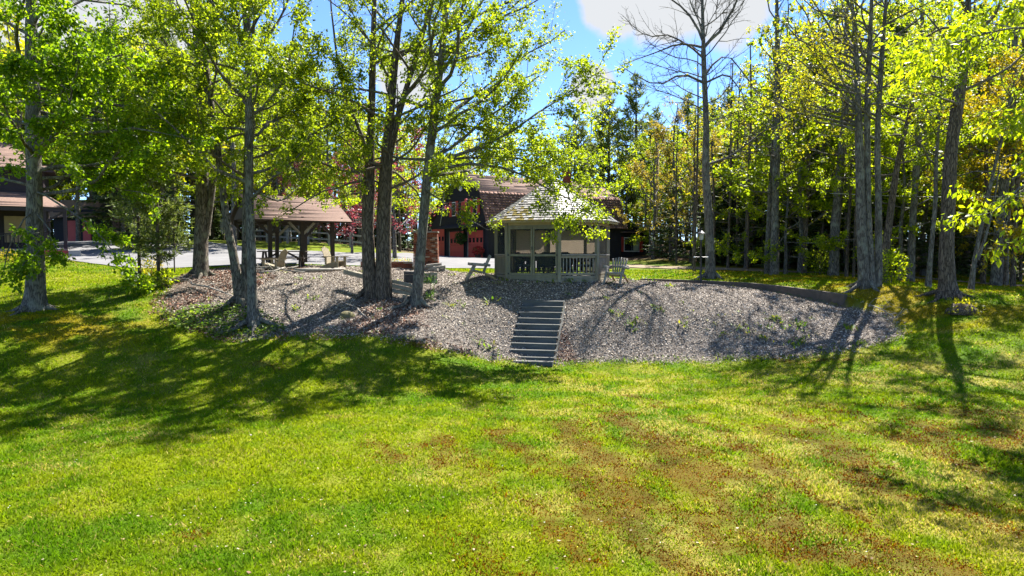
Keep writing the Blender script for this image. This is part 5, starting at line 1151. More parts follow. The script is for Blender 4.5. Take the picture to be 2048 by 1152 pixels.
# ---- conifers
def conifer(seed, H, z0, Lmax, droop, style, leaf, dens=1.0, size=.32, bark=None, dead=0, mul=3.0):
    g = np.random.default_rng(seed); zs = np.arange(z0, H - .25, .42 / max(dens, .3)); rb = .012 * H + .03
    n_w = 6; zz = np.repeat(zs, n_w) + g.normal(0, .12, len(zs) * n_w); zz = np.clip(zz, z0 * .8, H - .1); n = len(zz); f = (zz - z0) / (H - z0)
    az_ = g.uniform(0, 6.28, n); L = Lmax * np.clip((1 - f) ** (.85 if style == 'spruce' else .6), .06, 1) * g.uniform(.5, 1.15, n)
    if style == 'pine': L *= np.clip(.4 + f * 1.6, .3, 1)
    el = (-droop + .5 * f) if style == 'spruce' else (.05 + .55 * f + g.normal(0, .15, n))
    px_ = np.c_[0 * zz, 0 * zz, zz]; d = np.c_[np.cos(az_) * np.cos(el), np.sin(az_) * np.cos(el), np.sin(el) + 0 * zz]
    lines = batch_lines(g, px_, d, L, 5, .06, .06 if style == 'spruce' else .08); out = {}
    tp = np.array([(0, 0, -.3), (0, 0, H * .3), (g.normal(0, .06), g.normal(0, .06), H * .65), (0, 0, H)]); pth, r = smooth_path(tp, [rb * 1.15, rb * .85, rb * .5, .01], 12)
    out['trunk'] = batch_tubes(pth[None], r[None], 8); BV, BF = batch_tubes(lines, (.006 + .006 * L)[:, None] * np.linspace(1, .3, 5)[None], 3)
    if dead:
        zz2 = g.uniform(1, z0 + 1, dead); a2 = g.uniform(0, 6.28, dead); dl = batch_lines(g, np.c_[0 * zz2, 0 * zz2, zz2], np.c_[np.cos(a2), np.sin(a2), g.normal(-.1, .2, dead)], g.uniform(.5, 1.9, dead), 5, .12, .0)
        V2, F2 = batch_tubes(dl, np.linspace(.014, .004, 5)[None] * np.ones((dead, 1)), 3); BF = np.concatenate([BF, F2 + len(BV)]); BV = np.concatenate([BV, V2])
    out['branches'] = (BV, BF)
    cnt = np.maximum(3, (L * 9 * dens * mul).astype(int)); ix = np.repeat(np.arange(n), cnt); m = len(ix); t = .12 + .88 * g.random(m) ** .8; p, dd = sample(lines, ix, t)
    if style == 'spruce':
        side = norm(np.cross(dd, np.tile((0, 0, 1.), (m, 1)))) * np.where(g.random(m) < .5, 1, -1)[:, None]; fw = norm(dd * .7 + side * g.uniform(.1, 1.0, (m, 1)) + np.c_[0 * t, 0 * t, g.normal(-.25, .25, m)])
        s = size * g.uniform(.7, 1.4, m) * (1.25 - .6 * t); nr = norm(np.tile((0, 0, 1.), (m, 1)) + g.normal(0, .4, (m, 3))); V4 = kites(p, fw, nr, s, s * .36, g.uniform(.1, .5, m))
    else:
        rep = 3; p = np.repeat(p, rep, 0); dd = np.repeat(dd, rep, 0); m *= rep; fw = norm(dd * .6 + g.normal(0, .8, (m, 3)) + np.array((0, 0, .25))); s = size * .8 * g.uniform(.7, 1.3, m)
        V4 = kites(p + g.normal(0, .05, (m, 3)), fw, runit(m), s, s * .2, .1)
    out['crown'] = (V4, g.random(m), leaf); out['bark'] = bark or M_bark3
    return out
def proto_decid(seed, H, z0, L, leaf, lf_n, lf_size, n_limb=22, e0=5, e1=62, bark=None, r=None, lean=0.0, **kw):
    g_ = random.Random(seed); r = r or .011 * H + .02
    pts = [(0, 0, -.3), (0, 0, .6)] + [(lean * k / 6 + g_.uniform(-.12, .12) * k / 3, g_.uniform(-.12, .12) * k / 3, H * k / 6) for k in range(1, 7)]
    rad = [r * 1.35, r * 1.05] + [r * (1 - .9 * k / 6) + .01 for k in range(1, 7)]
    return grow(seed, [(pts, rad)], dict(n=n_limb, z0=z0, z1=H - .3, L=L, e0=e0, e1=e1), leaf, bark or M_bark2, lf_n=lf_n, lf_size=lf_size, lk=8, **kw)
_kw = dict(br_dens=1.3, tw_dens=1.5, twig_draw=False)
PRO = {
 'spruce': conifer(201, 15, 1.6, 2.6, .28, 'spruce', L_spruce, .85, .40, dead=30),
 'spruce2': conifer(202, 11, .8, 2.2, .2, 'spruce', L_spruce, .9, .36, dead=20),
 'hemlock': conifer(203, 7, .5, 1.9, .12, 'spruce', L_spruce, 1.0, .30),
 'pine': conifer(204, 18, 5.0, 3.8, 0, 'pine', L_pine, .6, .5, dead=30, mul=2.8),
 'pine2': conifer(205, 14, 3.0, 3.4, 0, 'pine', L_pine, .6, .5, dead=20, mul=2.4),
 'bright': proto_decid(206, 11, 2.2, 4.2, L_bright, 9.5, .135, 24, 0, 50, **_kw),
 'bright2': proto_decid(207, 8, 1.2, 3.4, L_bright, 9.0, .13, 20, -2, 50, **_kw),
 'olive': proto_decid(208, 15, 3.6, 4.0, L_olive, 8, .13, 24, 8, 60, **_kw),
 'orange': proto_decid(209, 12, 2.0, 3.8, L_orange, 7.5, .12, 24, 5, 60, **_kw),
 'gold': proto_decid(210, 10, 1.6, 3.8, L_gold, 8.5, .125, 22, 0, 52, **_kw),
 'yg': proto_decid(211, 15, 3.0, 4.2, L_yg, 9, .135, 26, 4, 60, **_kw),
 'red': proto_decid(212, 6.5, 1.3, 3.3, L_red, 9, .115, 20, 8, 55, **_kw),
 'pole': grow(213, [([(0, 0, -.3), (.02, 0, 2), (.1, .05, 5), (.05, .1, 9), (.1, 0, 13)], [.10, .085, .075, .06, .03])], dict(n=18, z0=1.5, z1=12.5, L=1.5, e0=-5, e1=35), L_olive, M_bark3, lf_n=.8, lf_size=.14, lk=7, **_kw),
 'pole2': grow(214, [([(0, 0, -.3), (-.03, 0, 2), (-.15, .05, 5), (-.3, .1, 9), (-.3, 0, 14)], [.17, .145, .13, .10, .05])], dict(n=22, z0=4.0, z1=13.8, L=2.6, e0=0, e1=55), L_yg, M_bark2, lf_n=5.0, lf_size=.15, lk=8, **_kw),
}
PM = {k: tree_meshes(v) for k, v in PRO.items()}
KIND = {'spruce': ('spruce_tree', 'dark spruce'), 'spruce2': ('spruce_tree', 'dark spruce'), 'hemlock': ('young_spruce', 'low dark spruce'), 'pine': ('pine_tree', 'tall pine'), 'pine2': ('pine_tree', 'pine'), 'bright': ('leafy_tree', 'bright yellow green tree'),
        'bright2': ('leafy_tree', 'bright green small tree'), 'olive': ('leafy_tree', 'olive green tree'), 'orange': ('budding_tree', 'orange tinged budding tree'), 'gold': ('budding_tree', 'golden leaved tree'), 'yg': ('leafy_tree', 'yellow green tree'), 'red': ('red_leaf_tree', 'tree'),
        'pole': ('thin_tree', 'thin bare trunk'), 'pole2': ('thin_tree', 'slim grey trunk')}
def put(kind, px, D, label, hgt=None, rz=None, group=None, wide=1.0):
    g_ = random.Random(int(px * 7 + D * 131)); q = at(px, D); zmax = {'spruce': 15, 'spruce2': 11, 'hemlock': 7, 'pine': 18, 'pine2': 14, 'bright': 11, 'bright2': 8, 'olive': 15, 'orange': 12, 'gold': 10, 'yg': 15, 'red': 6.5, 'pole': 13, 'pole2': 14}[kind]
    s = (hgt or zmax) / zmax
    return plant_tree(KIND[kind][0], label, 'tree', (q.x, q.y, q.z - .05), PM[kind], g_.uniform(0, 6.28) if rz is None else rz, (s * wide, s * wide, s), group)
ORD = 'first second third fourth fifth sixth seventh eighth ninth tenth eleventh twelfth thirteenth fourteenth fifteenth sixteenth seventeenth eighteenth nineteenth twentieth twenty-first'.split()
# right-hand wood edge: trees one can tell apart
E = 'trees along the right wood edge'
put('pole2', 1548, 36, 'stout grey trunk under the bright leaves, left of the clearing', 15, group=E, wide=1.35)
put('pole2', 1533, 36.8, 'narrower grey trunk close left of the stout one under bright leaves', 13, group=E)
put('pole2', 1666, 35, 'stout grey trunk midway between lamp post and right picture edge', 15, group=E, wide=1.5)
put('pole', 1692, 34.6, 'thin straight trunk right of the stout trunk near the three stems', 13, group=E)
put('pole', 1707, 34.2, 'thin dark leaning trunk just left of the three stemmed clump', 10, group=E)
put('pole2', 1820, 33, 'dark slim trunk between the three stems and the thick brown trunk', 15, group=E, wide=1.1)
put('pole2', 1992, 32, 'dark trunk among the shade by the right picture edge', 15, group=E, wide=1.4)
put('pole', 2026, 31.5, 'thin trunk closest to the right picture edge', 13, group=E, wide=1.2)
put('pole', 1965, 33, 'thin dark trunk in the shade behind the pale leaning trunk', 12, group=E, wide=1.3)
put('pole', 1352, 46, 'thin pale stem right of the utility pole', 9, group=E)
put('pole', 1385, 44, 'thin bare stem left of the lamp post', 10, group=E)
put('pole', 1388, 38, 'slender leaning stem close behind the lone bare tree', 12, group=E, wide=.9)
put('pole', 1455, 41, 'thin stem first to the right of the lone bare tree', 12, group=E)
put('pole', 1473, 43, 'thin stem second to the right of the lone bare tree', 12, group=E)
put('pole', 1494, 40, 'thin stem third to the right of the lone bare tree', 13, group=E)
put('pole', 1608, 37, 'thin trunk midway along the shaded wood edge', 13, group=E, wide=1.3)
put('pole', 1578, 41, 'thin stem deep in shade between the two stout grey trunks', 12, group=E)
put('pole', 1640, 40, 'thin dark stem left of the second stout grey trunk', 12, group=E)
put('bright', 1600, 37.5, 'spreading bright yellow green tree at the right wood edge', 10.5, group=E, wide=1.15)
put('bright', 1690, 39, 'bright yellow green tree behind the three stemmed clump', 11, group=E)
put('bright2', 1800, 33.5, 'bright green small tree between the three stems and thick trunk', 8, group=E)
put('bright', 1845, 37, 'tall bright tree behind the thick brown trunk', 12, group=E)
put('gold', 2010, 32.5, 'golden leaved tree at the right picture edge', 9.5, group=E, wide=1.1)
put('gold', 2090, 30, 'golden bough entering from the right picture edge', 10, group=E)
put('gold', 1950, 38, 'golden leaved tree behind the pale leaning trunk', 10, group=E)
put('orange', 1306, 52.5, 'budding tree with orange tint before the top of the utility pole', 10, group=E)
put('orange', 1345, 52, 'orange tinged budding tree right of the garage', 11.5, group=E)
put('orange', 1385, 49, 'budding tree with orange tint behind the lone bare tree', 9, group=E)
put('orange', 1465, 46, 'budding pale olive tree right of the lone bare tree', 10, group=E)
put('olive', 1535, 43, 'tall olive green tree at the left of the dense right wood', 14, group=E)
put('bright', 1250, 66, 'bright green tree above the right end of the garage roof', 11.5, group=E)
put('bright2', 1290, 60, 'bright green small tree behind the lean to of the garage', 8.5, group=E)
for i, (kind, px, D, h, lab) in enumerate((('yg', 1560, 45, 12, 'yellow green tree left of the first stout grey trunk'), ('bright', 1640, 42, 12.5, 'tall bright tree behind the second stout grey trunk'), ('yg', 1730, 43, 15, 'tall yellow green tree behind the three stemmed clump'),
        ('bright', 1760, 38, 9, 'bright tree filling the gap right of the three stems'), ('olive', 1790, 46, 17, 'tall olive tree above the dark leaning trunk'), ('bright', 1900, 40, 10, 'bright tree low behind the thick brown trunk'), ('yg', 1880, 47, 16, 'tall yellow green tree left of the thick brown trunk top'),
        ('olive', 1985, 42, 15, 'tall olive tree above the golden one at the right edge'), ('gold', 2060, 36, 12, 'golden tree half cut by the right picture edge'), ('bright2', 1490, 41, 6.5, 'low bright tree right of the lone bare tree'), ('bright2', 1570, 36.5, 6.5, 'low bright tree before the first stout grey trunk'),
        ('yg', 1300, 57, 9.5, 'yellow green tree close behind the utility pole, left of it'), ('bright', 1360, 58, 9, 'low bright tree between utility pole and lone bare tree'), ('yg', 1400, 53, 10, 'yellow green tree just left of the lone bare trunk'), ('bright', 1440, 57, 9.5, 'bright tree just right of the lone bare trunk'), ('yg', 1510, 48, 11, 'yellow green tree at the left end of the dense right wood'), ('bright', 1475, 50, 9, 'bright tree low in the gap right of the lone bare tree'),
        ('olive', 1420, 56, 11, 'olive tree directly behind the lone bare tree'), ('yg', 1480, 55, 11.5, 'yellow green tree under the right end of the sky gap'), ('yg', 1320, 62, 10.5, 'yellow green tree behind the utility pole'), ('bright', 1200, 70, 10.5, 'bright tree behind the middle of the garage roof'),
        ('bright', 1100, 70, 10, 'bright tree seen over the gazebo roof'), ('yg', 1010, 72, 11, 'yellow green tree above the garage ridge'), ('yg', 880, 70, 12, 'yellow green tree at the left of the garage gable'), ('yg', 610, 62, 15, 'tall yellow green tree above the middle of the pavilion'),
        ('bright', 400, 56, 12, 'bright tree between the two stemmed maple and pavilion'), ('yg', 160, 58, 14, 'yellow green tree above the outbuilding'), ('bright', 250, 60, 13, 'bright tree deep beyond the driveway'), ('yg', 760, 64, 13, 'yellow green tree above the red leaved one'))):
    put(kind, px, D, lab, h, group=E if px > 1180 else 'trees beyond the driveway')
for i, (px, D, h) in enumerate(((1565, 50, 18), (1625, 47, 17), (1500, 52, 13.5), (1780, 44, 18), (1930, 42, 18))):
    put('spruce', px, D, ('dark spruce rising behind the bright tree at the wood edge', 'tall dark spruce left of the three stems', 'dark spruce just right of the sky gap', 'tall dark spruce between three stems and thick trunk', 'tall dark spruce behind the thick brown trunk')[i], h, group='dark conifers of the right wood')
YS = sorted(((1420, 45), (1340, 49), (1500, 42), (1555, 39.5), (1640, 38.5), (1720, 37.5), (1800, 36.5), (1880, 36), (1960, 35.5), (2040, 34.5), (1465, 44.5), (1600, 41), (1690, 41), (1840, 39), (2000, 38), (1380, 47), (1320, 54), (1350, 56), (1400, 55), (1440, 52), (1480, 50)))
for i, (px, D) in enumerate(YS):
    put('hemlock', px, D, 'shaded low young spruce in the right wood, %s counted from its left end' % ORD[i], 4.2 + (i * 37 % 10) * .25, group='young spruces in the shade of the right wood', wide=1.15)
for i, (px, D, h) in enumerate(((1216, 66, 15.0), (1268, 68, 17.0), (1310, 70, 14), (1372, 66, 14.5), (1452, 62, 14.2), (1420, 72, 15), (1160, 70, 13))):
    put('pine2', px, D, ('pine with a ragged top above the gazebo roof', 'tallest of the pines against the blue gap', 'pine right of the tallest one in the sky gap', 'pine top just left of the lone bare trunk', 'pine at the right end of the sky gap', 'pine top directly right of the lone bare trunk', 'pine half hidden behind the boughs over the gazebo')[i], h, group='pines in the sky gap')
# left and middle background
Lb = 'trees beyond the driveway'
put('red', 790, 44.5, 'red leaved tree between the double trunk and the garage', 7.4, group=Lb, wide=1.25)
put('red', 705, 48, 'red leaved tree right of the pavilion roof', 6.2, group=Lb)
put('red', 600, 52, 'red leaved tree seen under the pavilion roof', 6.0, group=Lb)
put('yg', 560, 54, 'yellow green tree above the pavilion ridge', 14, group=Lb)
put('yg', 660, 56, 'yellow green tree behind the right end of the pavilion', 13, group=Lb)
put('bright', 720, 58, 'bright tree behind the double trunk', 11, group=Lb)
put('bright', 830, 66, 'bright tree left of the garage roof', 11, group=Lb)
put('olive', 940, 74, 'olive tree rising behind the garage ridge', 12, group=Lb)
put('yg', 470, 50, 'yellow green tree behind the left leaning trunks', 16, group=Lb)
put('yg', 300, 52, 'yellow green tree across the driveway', 15, group=Lb)
put('spruce', 235, 50, 'dark spruce across the driveway right of the outbuilding', 17, group=Lb)
put('pine', 350, 58, 'tall pine across the driveway, left of the two stemmed maple', 20, group=Lb)
put('pine', 190, 66, 'tall pine rising behind the outbuilding', 20, group=Lb)
put('pine', 120, 70, 'tall pine right of the house roof', 21, group=Lb)
put('spruce2', 330, 47, 'dark bushy spruce at the far edge of the driveway', 8.5, group=Lb, wide=1.3)
put('spruce2', 275, 46, 'dark bushy spruce left of the other one beyond the driveway', 7.5, group=Lb, wide=1.3)
for i, px in enumerate((522, 536, 548, 560, 577, 592, 607, 622, 640, 672, 690, 708, 724, 800)):
    put('pole2' if px in (577, 622) else 'pole', px, 57.5 + (i * 5 % 4) * .8, 'slim shaded trunk beyond the split rail fence, %s from the left of its row' % ORD[i], 14, group='trunks beyond the fence', wide=1.2 if px != 577 else 1.9)

# ---- the deep wood behind: one mass
gm = np.random.default_rng(77); mass_V = {}; 
LIGHT = {'spruce': conifer(301, 15, 1.2, 2.8, .28, 'spruce', L_spruce, .5, .95, mul=1.7), 'pine': conifer(302, 18, 4.0, 3.9, 0, 'pine', L_pine, .36, 1.0, mul=1.9), 'yg': proto_decid(303, 15, 3.0, 4.2, L_yg, 4.0, .34, 18, 4, 60, br_dens=.9, tw_dens=1.1, twig_draw=False, lf_mul=1.5, lf_jit=.22),
         'bright': proto_decid(305, 11, 2.0, 3.9, L_bright, 4.0, .32, 18, 0, 52, br_dens=.9, tw_dens=1.1, twig_draw=False, lf_mul=1.6, lf_jit=.2),
         'olive': proto_decid(304, 15, 3.0, 4.2, L_olive, 4.0, .34, 18, 4, 60, br_dens=.9, tw_dens=1.1, twig_draw=False, lf_mul=1.5, lf_jit=.22)}
HL = {'spruce': 15, 'pine': 18, 'yg': 15, 'olive': 15, 'bright': 11}
TVv, TFf, toff = [], [], 0; CV = {k: [] for k in LIGHT}; CR = {k: [] for k in LIGHT}
def mass_top(px): return np.interp(px, [-200, 380, 520, 640, 760, 1000, 1180, 1330, 1500, 1560, 1700, 2300], [50, 60, 100, 170, 235, 270, 225, 235, 205, 60, 10, 10])
spots = []
for D in np.arange(63, 90, 4.6):
    for X in np.arange(-75, 78, 4.4):
        spots.append((X + gm.normal(0, 1.2), D + gm.normal(0, 1.2)))
for D in np.arange(43, 63, 4.4):
    for X in np.arange(17, 58, 4.2): spots.append((X + gm.normal(0, 1.1), D + gm.normal(0, 1.1)))
    for X in np.arange(-66, -34, 4.4): spots.append((X + gm.normal(0, 1.1), D + 8 + gm.normal(0, 1.1)))
ntree = 0
for X, D in spots:
    px = 1024 + X / D * FPX
    if not -260 < px < 2320: continue
    if 800 < px < 1330 and D < 72: continue
    if 60 < px < 240 and D < 68: continue
    if px < 120 and D < 58: continue
    kind = gm.choice(['spruce', 'pine', 'yg', 'olive', 'bright'], p=[.2, .24, .2, .2, .16] if px > 1180 or px < 500 else [.12, .22, .26, .2, .2])
    zt_ = CAM_Z + (505 - mass_top(px)) * D / FPX; zg = tz(X, D); h = np.clip((zt_ - zg) * gm.uniform(.72, 1.06), 6, 27); s = h / HL[kind]; sw = np.clip(s, .8, 1.25)
    a = gm.uniform(0, 6.28); c, sn = math.cos(a), math.sin(a); M3 = np.array(((c * sw, -sn * sw, 0), (sn * sw, c * sw, 0), (0, 0, s))); o3 = np.array((X, D, zg - .1))
    V, Fq = LIGHT[kind]['trunk']; TVv.append(V @ M3.T + o3); TFf.append(Fq + toff); toff += len(V)
    V4, rr, lf = LIGHT[kind]['crown']; CV[kind].append((V4.reshape(-1, 3) @ M3.T + o3).reshape(-1, 4, 3)); CR[kind].append(rr); ntree += 1
# low dark conifers closing the view at eye level
for k in range(95):
    right = k % 2; D = gm.uniform(44, 66) if right else gm.uniform(60, 84); X = gm.uniform(14, 48) * D / 52 if right else gm.uniform(-50, -8)
    px = 1024 + X / D * FPX
    if (800 < px < 1330 and D < 72) or (60 < px < 240 and D < 70) or px < 60: continue
    V, Fq = LIGHT['spruce']['trunk']; h = gm.uniform(4.5, 8.5); s = h / 15; sw = s * 1.5; M3 = np.diag((sw, sw, s)); o3 = np.array((X, D, tz(X, D) - .6))
    TVv.append(V @ M3.T + o3); TFf.append(Fq + toff); toff += len(V); V4, rr, lf = LIGHT['spruce']['crown']; CV['spruce'].append((V4.reshape(-1, 3) @ M3.T + o3).reshape(-1, 4, 3)); CR['spruce'].append(rr)
# bare poles filling the dark of the wood
for k in range(230):
    right = gm.random() < .6; D = gm.uniform(42, 70) if right else gm.uniform(60, 82); X = gm.uniform(13, 46) * D / 50 if right else gm.uniform(-34, -8)
    q = np.array((X, D, tz(X, D) - .1)); h = gm.uniform(4, 8); r = gm.uniform(.04, .11)
    V, Fq = batch_tubes((np.array([(0, 0, 0), (gm.normal(0, .12), gm.normal(0, .1), h * .5), (gm.normal(0, .3), gm.normal(0, .2), h)]) + q)[None], np.array([[r, r * .8, r * .4]]), 6); TVv.append(V); TFf.append(Fq + toff); toff += len(V)
woods = link('woods', mesh_np('woods', np.concatenate(TVv), np.concatenate(TFf), smooth=True, mats=[M_bark3]))
tag(woods, 'dense mixed wood closing the view behind the garden', 'woods', kind='stuff')
for k in LIGHT:
    if CV[k]: o = link('foliage', kite_mesh('foliage', np.concatenate(CV[k]), np.concatenate(CR[k]), LIGHT[k]['crown'][2]), woods); o['kind'] = 'stuff'
print('MASS TREES', ntree)
# ================================================================== SMALL PLANTS AND LOOSE THINGS
L_weed = leafmat('weed_leaf', [(0, (.05, .11, .008)), (.6, (.12, .20, .012)), (1, (.26, .24, .03))])
# leafy ground cover below the left trees
n = 5200; lo_ = np.array(COVER).min(0); hi_ = np.array(COVER).max(0); x = rng.uniform(lo_[0] - .6, hi_[0] + .6, n); y = rng.uniform(lo_[1] - .5, hi_[1] + .5, n)
kk = pdist(x, y, COVER) + (fbm(x * 2, y * 2, 97) - .5) * 1.0 > -.1; x, y = x[kk], y[kk]; n = len(x)
V4 = kites(np.c_[x, y, terrain(x, y) + rng.uniform(.02, .16, n)], np.c_[rng.normal(size=(n, 2)), rng.normal(0, .3, n)], np.c_[rng.normal(0, .4, (n, 2)), np.ones(n)], rng.uniform(.07, .14, n), rng.uniform(.05, .1, n), .12)
tag(link('ground_cover', kite_mesh('ground_cover', V4, rng.random(n), leafmat('ground_cover_leaf', [(0, (.05, .11, .01)), (.6, (.12, .21, .015)), (1, (.22, .27, .04))]))), 'bright leafy ground cover below the slim trunks of the left bank', 'ground cover', kind='stuff')
# weeds on the gravel
wp = [gxy(*q) for q in ((1225, 627), (1240, 635), (1268, 650), (1270, 662), (1306, 616), (1318, 621), (1213, 600), (1545, 640), (1550, 636), (1595, 655), (1602, 652), (1528, 680), (1585, 695), (1610, 690), (1600, 690), (1500, 668), (1480, 660), (1625, 640), (1570, 660), (1700, 662), (1690, 655), (1440, 672), (1370, 655), (1540, 660), (1560, 648),
     (985, 603), (1000, 560), (1040, 568), (1075, 567), (1100, 567), (1140, 566), (1170, 565), (1012, 563), (940, 555), (905, 552), (890, 610), (905, 615), (920, 605), (600, 560), (625, 600), (640, 560), (590, 620), (1270, 562), (1290, 560), (1300, 563), (1340, 575), (960, 690), (985, 700), (1000, 712), (1720, 690), (1640, 700))]
_x = rng.uniform(-11, 12, 260); _y = rng.uniform(21.5, 31, 260); _k = (pdist(_x, _y, GRAVEL) > .1) & (fbm(_x * .6, _y * .6, 44) > .52); wp += list(zip(_x[_k], _y[_k]))
V_, R_ = [], []
for i, (wx, wy) in enumerate(wp):
    m = rng.integers(10, 26) if i < 51 else rng.integers(4, 11); sz = rng.uniform(.06, .14) if i < 51 else rng.uniform(.03, .07); a_ = rng.uniform(0, 6.28, m); fw = np.c_[np.cos(a_), np.sin(a_), rng.uniform(.3, 1.6, m)]; p = np.c_[wx + rng.normal(0, sz * .9, m), wy + rng.normal(0, sz * .9, m), np.zeros(m)]; p[:, 2] = terrain(p[:, 0], p[:, 1]) + rng.uniform(.0, .06, m)
    L_ = sz * rng.uniform(.8, 1.9, m); V_.append(kites(p, fw, np.c_[-fw[:, 0], -fw[:, 1], np.ones(m)], L_, L_ * .35, .15)); R_.append(rng.random(m))
tag(link('weeds', kite_mesh('weeds', np.concatenate(V_), np.concatenate(R_), L_weed)), 'small green weeds sprouting through the gravel', 'weeds', kind='stuff')
# tufts along the lawn's edge with the gravel
n = 9000; x = rng.uniform(-13, 13, n); y = rng.uniform(20.8, 26, n); d_ = pdist(x, y, GRAVEL); kk = (np.abs(d_ + .05) < .22) & (fbm(x * 1.7, y * 1.7, 99) > .4); x, y = x[kk], y[kk]; n = len(x); a_ = rng.uniform(0, 6.28, n)
V4 = kites(np.c_[x, y, terrain(x, y)], np.c_[np.cos(a_) * .6, np.sin(a_) * .6, np.ones(n)], np.c_[-np.cos(a_), -np.sin(a_), .5 + 0 * a_], rng.uniform(.06, .2, n), rng.uniform(.012, .03, n), .1)
tag(link('edge_grass', kite_mesh('edge_grass', V4, rng.random(n), L_weed)), 'longer grass tufts along the foot of the bank', 'grass', kind='stuff')

def bush(name, label, cat, loc, r, n, size, lm, seed, flat=.8, stems=5, group=None):
    t = thing(name, label, cat, loc, 0, group); V4, rr = leafball(n, r, (0, 0, r * .8), size, seed, flat); o = link('foliage', kite_mesh('foliage', V4, rr, lm), t); o['kind'] = 'stuff'
    g_ = random.Random(seed)
    for i in range(stems):
        a = g_.uniform(0, 6.28); rr_ = r * g_.uniform(.3, .8); MB().tube([(0, 0, -.05), (math.cos(a) * rr_ * .4, math.sin(a) * rr_ * .4, r * .6), (math.cos(a) * rr_, math.sin(a) * rr_, r * 1.3)], [.015, .01, .004], 5).build('stem', M_twig, t)
    return t
q = at(300, 29.0); bush('shrub', 'yellowish sparse shrub by the driveway between thin pine trunks', 'shrub', q, .55, 320, .10, L_gold, 31)
q = at(1780, 28.6); bush('shrub', 'bright green shrub at the foot of the three stemmed clump', 'shrub', q, .75, 900, .11, L_bright, 32, 1.2)
q = at(1640, 35.5); bush('shrub', 'pale green low shrub left of the second stout grey trunk', 'shrub', q, .8, 700, .11, L_yg, 33, .8)
q = at(2000, 36); bush('shrub', 'low brushy shrub in the shade at the right wood edge', 'shrub', q, .9, 500, .11, L_olive, 34, .6)
q = ground(275, 592); bush('shrub', 'dark green leafy shrub at the left end of the bank', 'shrub', (q.x, q.y, q.z), .5, 600, .12, L_maple, 35, .7)
q = ground(330, 575); bush('shrub', 'leafy shrub beside the left foot of the two stemmed maple', 'shrub', (q.x, q.y, q.z), .45, 420, .11, L_yg, 36, .7)
for i, (px, D, r, lab) in enumerate(((20, 36.5, .45, 'small yellow green bush under the porch at the picture edge'), (45, 36.8, .4, 'dark small bush under the house porch'), (125, 37.2, .3, 'small bright bush at the porch corner'))):
    bush('shrub', lab, 'shrub', at(px, D), r, 260, .09, (L_gold, L_maple, L_bright)[i], 37 + i, .7, 3)
# stump with plants
q = ground(1925, 622); stp = thing('tree_stump', 'low rotten stump overgrown with small plants on the right lawn', 'stump', q)
MB().lathe([(.55, -.1), (.48, .05), (.36, .16), (.3, .24), (.1, .22)], 11).build('stump_body', M_bark3, stp, True)
V4, rr = leafball(420, .75, (0, 0, .12), .11, 41, .38); link('foliage', kite_mesh('foliage', V4, rr, L_olive), stp)['kind'] = 'stuff'
# young pine seedling on the bank
def pine_sapling(label, loc, h, seed, z0=.0, size=.2, group=None, r=None, Lm=None):
    b = conifer(seed, h, z0, Lm or h * .42, 0, 'pine', leafmat('sapling_needles', [(0, (.035, .09, .012)), (1, (.09, .19, .03))]) if r is None else L_pine, 1.0, size)
    if r:
        pth, rad = smooth_path(np.array([(0, 0, -.2), (0, 0, h * .4), (.03, 0, h)]), [r, r * .8, .01], 8); b['trunk'] = batch_tubes(pth[None], rad[None], 8)
    else:
        pth, rad = smooth_path(np.array([(0, 0, -.05), (0, 0, h * .5), (0, 0, h)]), [.018, .012, .004], 6); b['trunk'] = batch_tubes(pth[None], rad[None], 6)
    return plant_tree('pine_sapling' if r is None else 'young_pine', label, 'tree', loc, tree_meshes(b), group=group)
q = ground(861, 601); pine_sapling('bright green pine seedling at the foot of the slim leaning maple', q, .95, 401, .12, .2)
for i, (px, D, h, r, lab) in enumerate(((280, 27.6, 6.2, .07, 'young pine with thin straight trunk, left of the pair by the driveway'), (318, 27.2, 7.0, .075, 'young pine with thin straight trunk, right of the pair by the driveway'), (350, 27.6, 3.0, .03, 'smallest young pine next to the two stemmed maple'))):
    pine_sapling(lab, at(px, D), h, 410 + i, .9, .26, 'young pines by the driveway', r, 1.5)
# fallen logs and dead branches
def log(label, pts, rad, m=M_greywood, name='fallen_log', cat='log', twigs=0, seed=0):
    p0 = Vector(pts[0]); g_ = random.Random(seed); o = MB(); rr = [rad * (1 - .5 * i / (len(pts) - 1)) for i in range(len(pts))]; o.tube([Vector(p) - p0 for p in pts], rr, 8)
    for k in range(twigs):
        i = g_.randrange(len(pts) - 1); a = Vector(pts[i]) - p0; o.tube([a, a + Vector((g_.uniform(-.5, .5), g_.uniform(-.3, .3), g_.uniform(.05, .35))), a + Vector((g_.uniform(-1, 1), g_.uniform(-.5, .5), g_.uniform(.0, .5)))], [rad * .5, rad * .3, .004], 5)
    ob = o.build(name, m, None, True); ob.location = p0; return tag(ob, label, cat)
def gp(px, py, up=.06): g_ = ground(px, py); return (g_.x, g_.y, g_.z + up)
log('thick grey log lying along the bank edge before the lounge chairs', [gp(590, 546, .08), gp(620, 545, .1), gp(655, 544, .09), gp(690, 541, .08)], .10, seed=1)
log('thin bleached branch lying beside the straight slim trunk', [gp(515, 543, .08), gp(545, 540, .16), gp(575, 546, .1), gp(610, 548, .07)], .05, twigs=5, seed=2)
log('bleached forked branch crossing under the other branch near the picnic table', [gp(515, 549, .06), gp(548, 547, .1), gp(570, 541, .14)], .045, twigs=4, seed=3)
log('dead twiggy branch below the two stemmed maple', [gp(385, 575, .1), gp(415, 585, .2), gp(450, 595, .15), gp(470, 600, .1)], .035, twigs=9, seed=4, name='dead_branch', cat='branch')
log('thin dead branch on the leaf litter under the double trunk', [gp(713, 618, .04), gp(725, 632, .05), gp(736, 640, .03)], .03, twigs=2, seed=5, name='dead_branch', cat='branch')
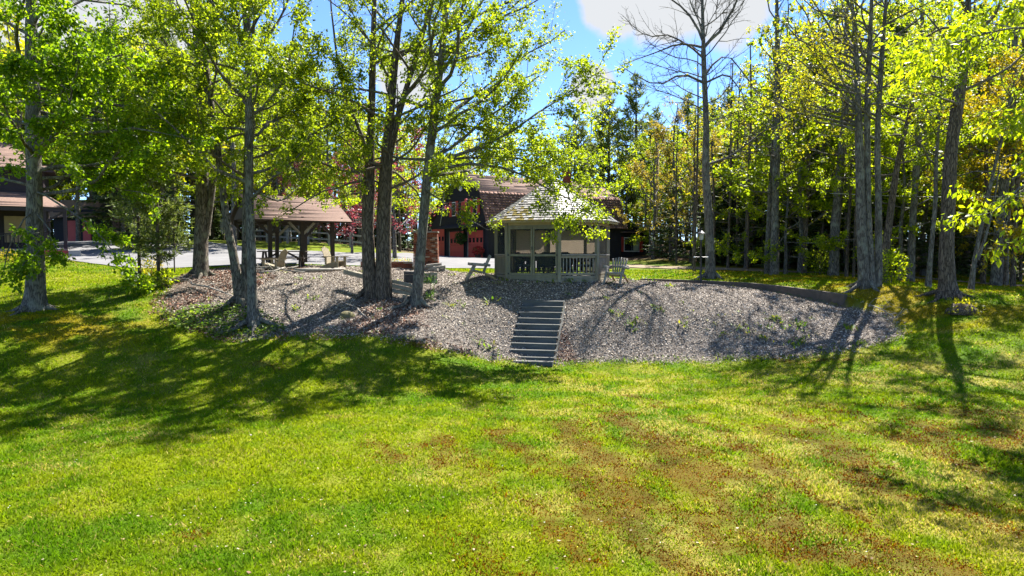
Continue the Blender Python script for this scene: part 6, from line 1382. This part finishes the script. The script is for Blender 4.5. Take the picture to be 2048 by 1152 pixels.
log('bleached brush lying at the right tip of the gravel', [gp(1738, 618, .06), gp(1765, 628, .14), gp(1790, 643, .1), gp(1803, 640, .12)], .02, twigs=12, seed=6, name='dead_branch', cat='branch')
log('thin dead stick hanging from boughs before the garage', [tuple(P(889, 384, 24.0)), tuple(P(885, 420, 24.0)), tuple(P(880, 452, 24.0))], .022, twigs=2, seed=7, name='hanging_stick', cat='stick')
# mossy rock by the roots
q = gp(695, 634, -.02); rk = MB().lathe([(.20, -.1), (.24, .0), (.2, .12), (.1, .2), (.02, .22)], 9).build('rock', mat('mossy_rock', (.12, .105, .08), .95, noise=(6, 1.6), col2=(.15, .13, .03), bump=(20, .6, .03)), None, True); rk.location = q; rk.scale = (1.2, .9, .9); rk.rotation_euler = (.1, .2, .5)
tag(rk, 'mossy rock among the roots left of the double trunk', 'rock')
q = gp(1437, 683 - 76, 0)
# wind chime on the left bank
q = P(446, 440, 23.4); wc = thing('wind_chime', 'pale wind chime hanging beside the leaning slim trunk', 'wind chime', q)
MB().lathe([(.09, .0), (.1, .02), (.02, .05)], 10).build('top_disc', M_wood, wc); MB().tube([(0, 0, .05), (0, 0, .3)], .005, 4).build('cord', M_metal, wc); MB().tube([(-.02, 0, .3), (.2, 0, .32)], .008, 5).build('bracket', M_metal, wc)
for i in range(5): a = i * 1.257; MB().tube([(.07 * math.cos(a), .07 * math.sin(a), 0), (.07 * math.cos(a), .07 * math.sin(a), -.38 - .05 * (i % 3))], .013, 6).build('chime_tube', M_wood, wc)
# flower heads along the low brick wall
V_, R_ = [], []; wloc = Vector(lw_.location)
n = 300; x = rng.uniform(.1, 2.4, n); V4 = kites(np.c_[x, rng.uniform(.32, .6, n), .42 + rng.uniform(0, .14, n)], rng.normal(size=(n, 3)), np.c_[rng.normal(0, .4, (n, 2)), np.ones(n)], rng.uniform(.05, .09, n), rng.uniform(.04, .07, n), .1)
fb_ = link('flower_bed', kite_mesh('flower_bed', V4, rng.random(n), leafmat('bed_flower', [(0, (.1, .17, .02)), (.5, (.2, .24, .02)), (.7, (.55, .42, .03)), (.9, (.6, .5, .08)), (1, (.5, .06, .03))])), None, wloc); tag(fb_, 'yellow and red flowers growing behind the low brick wall', 'flowers', kind='stuff')
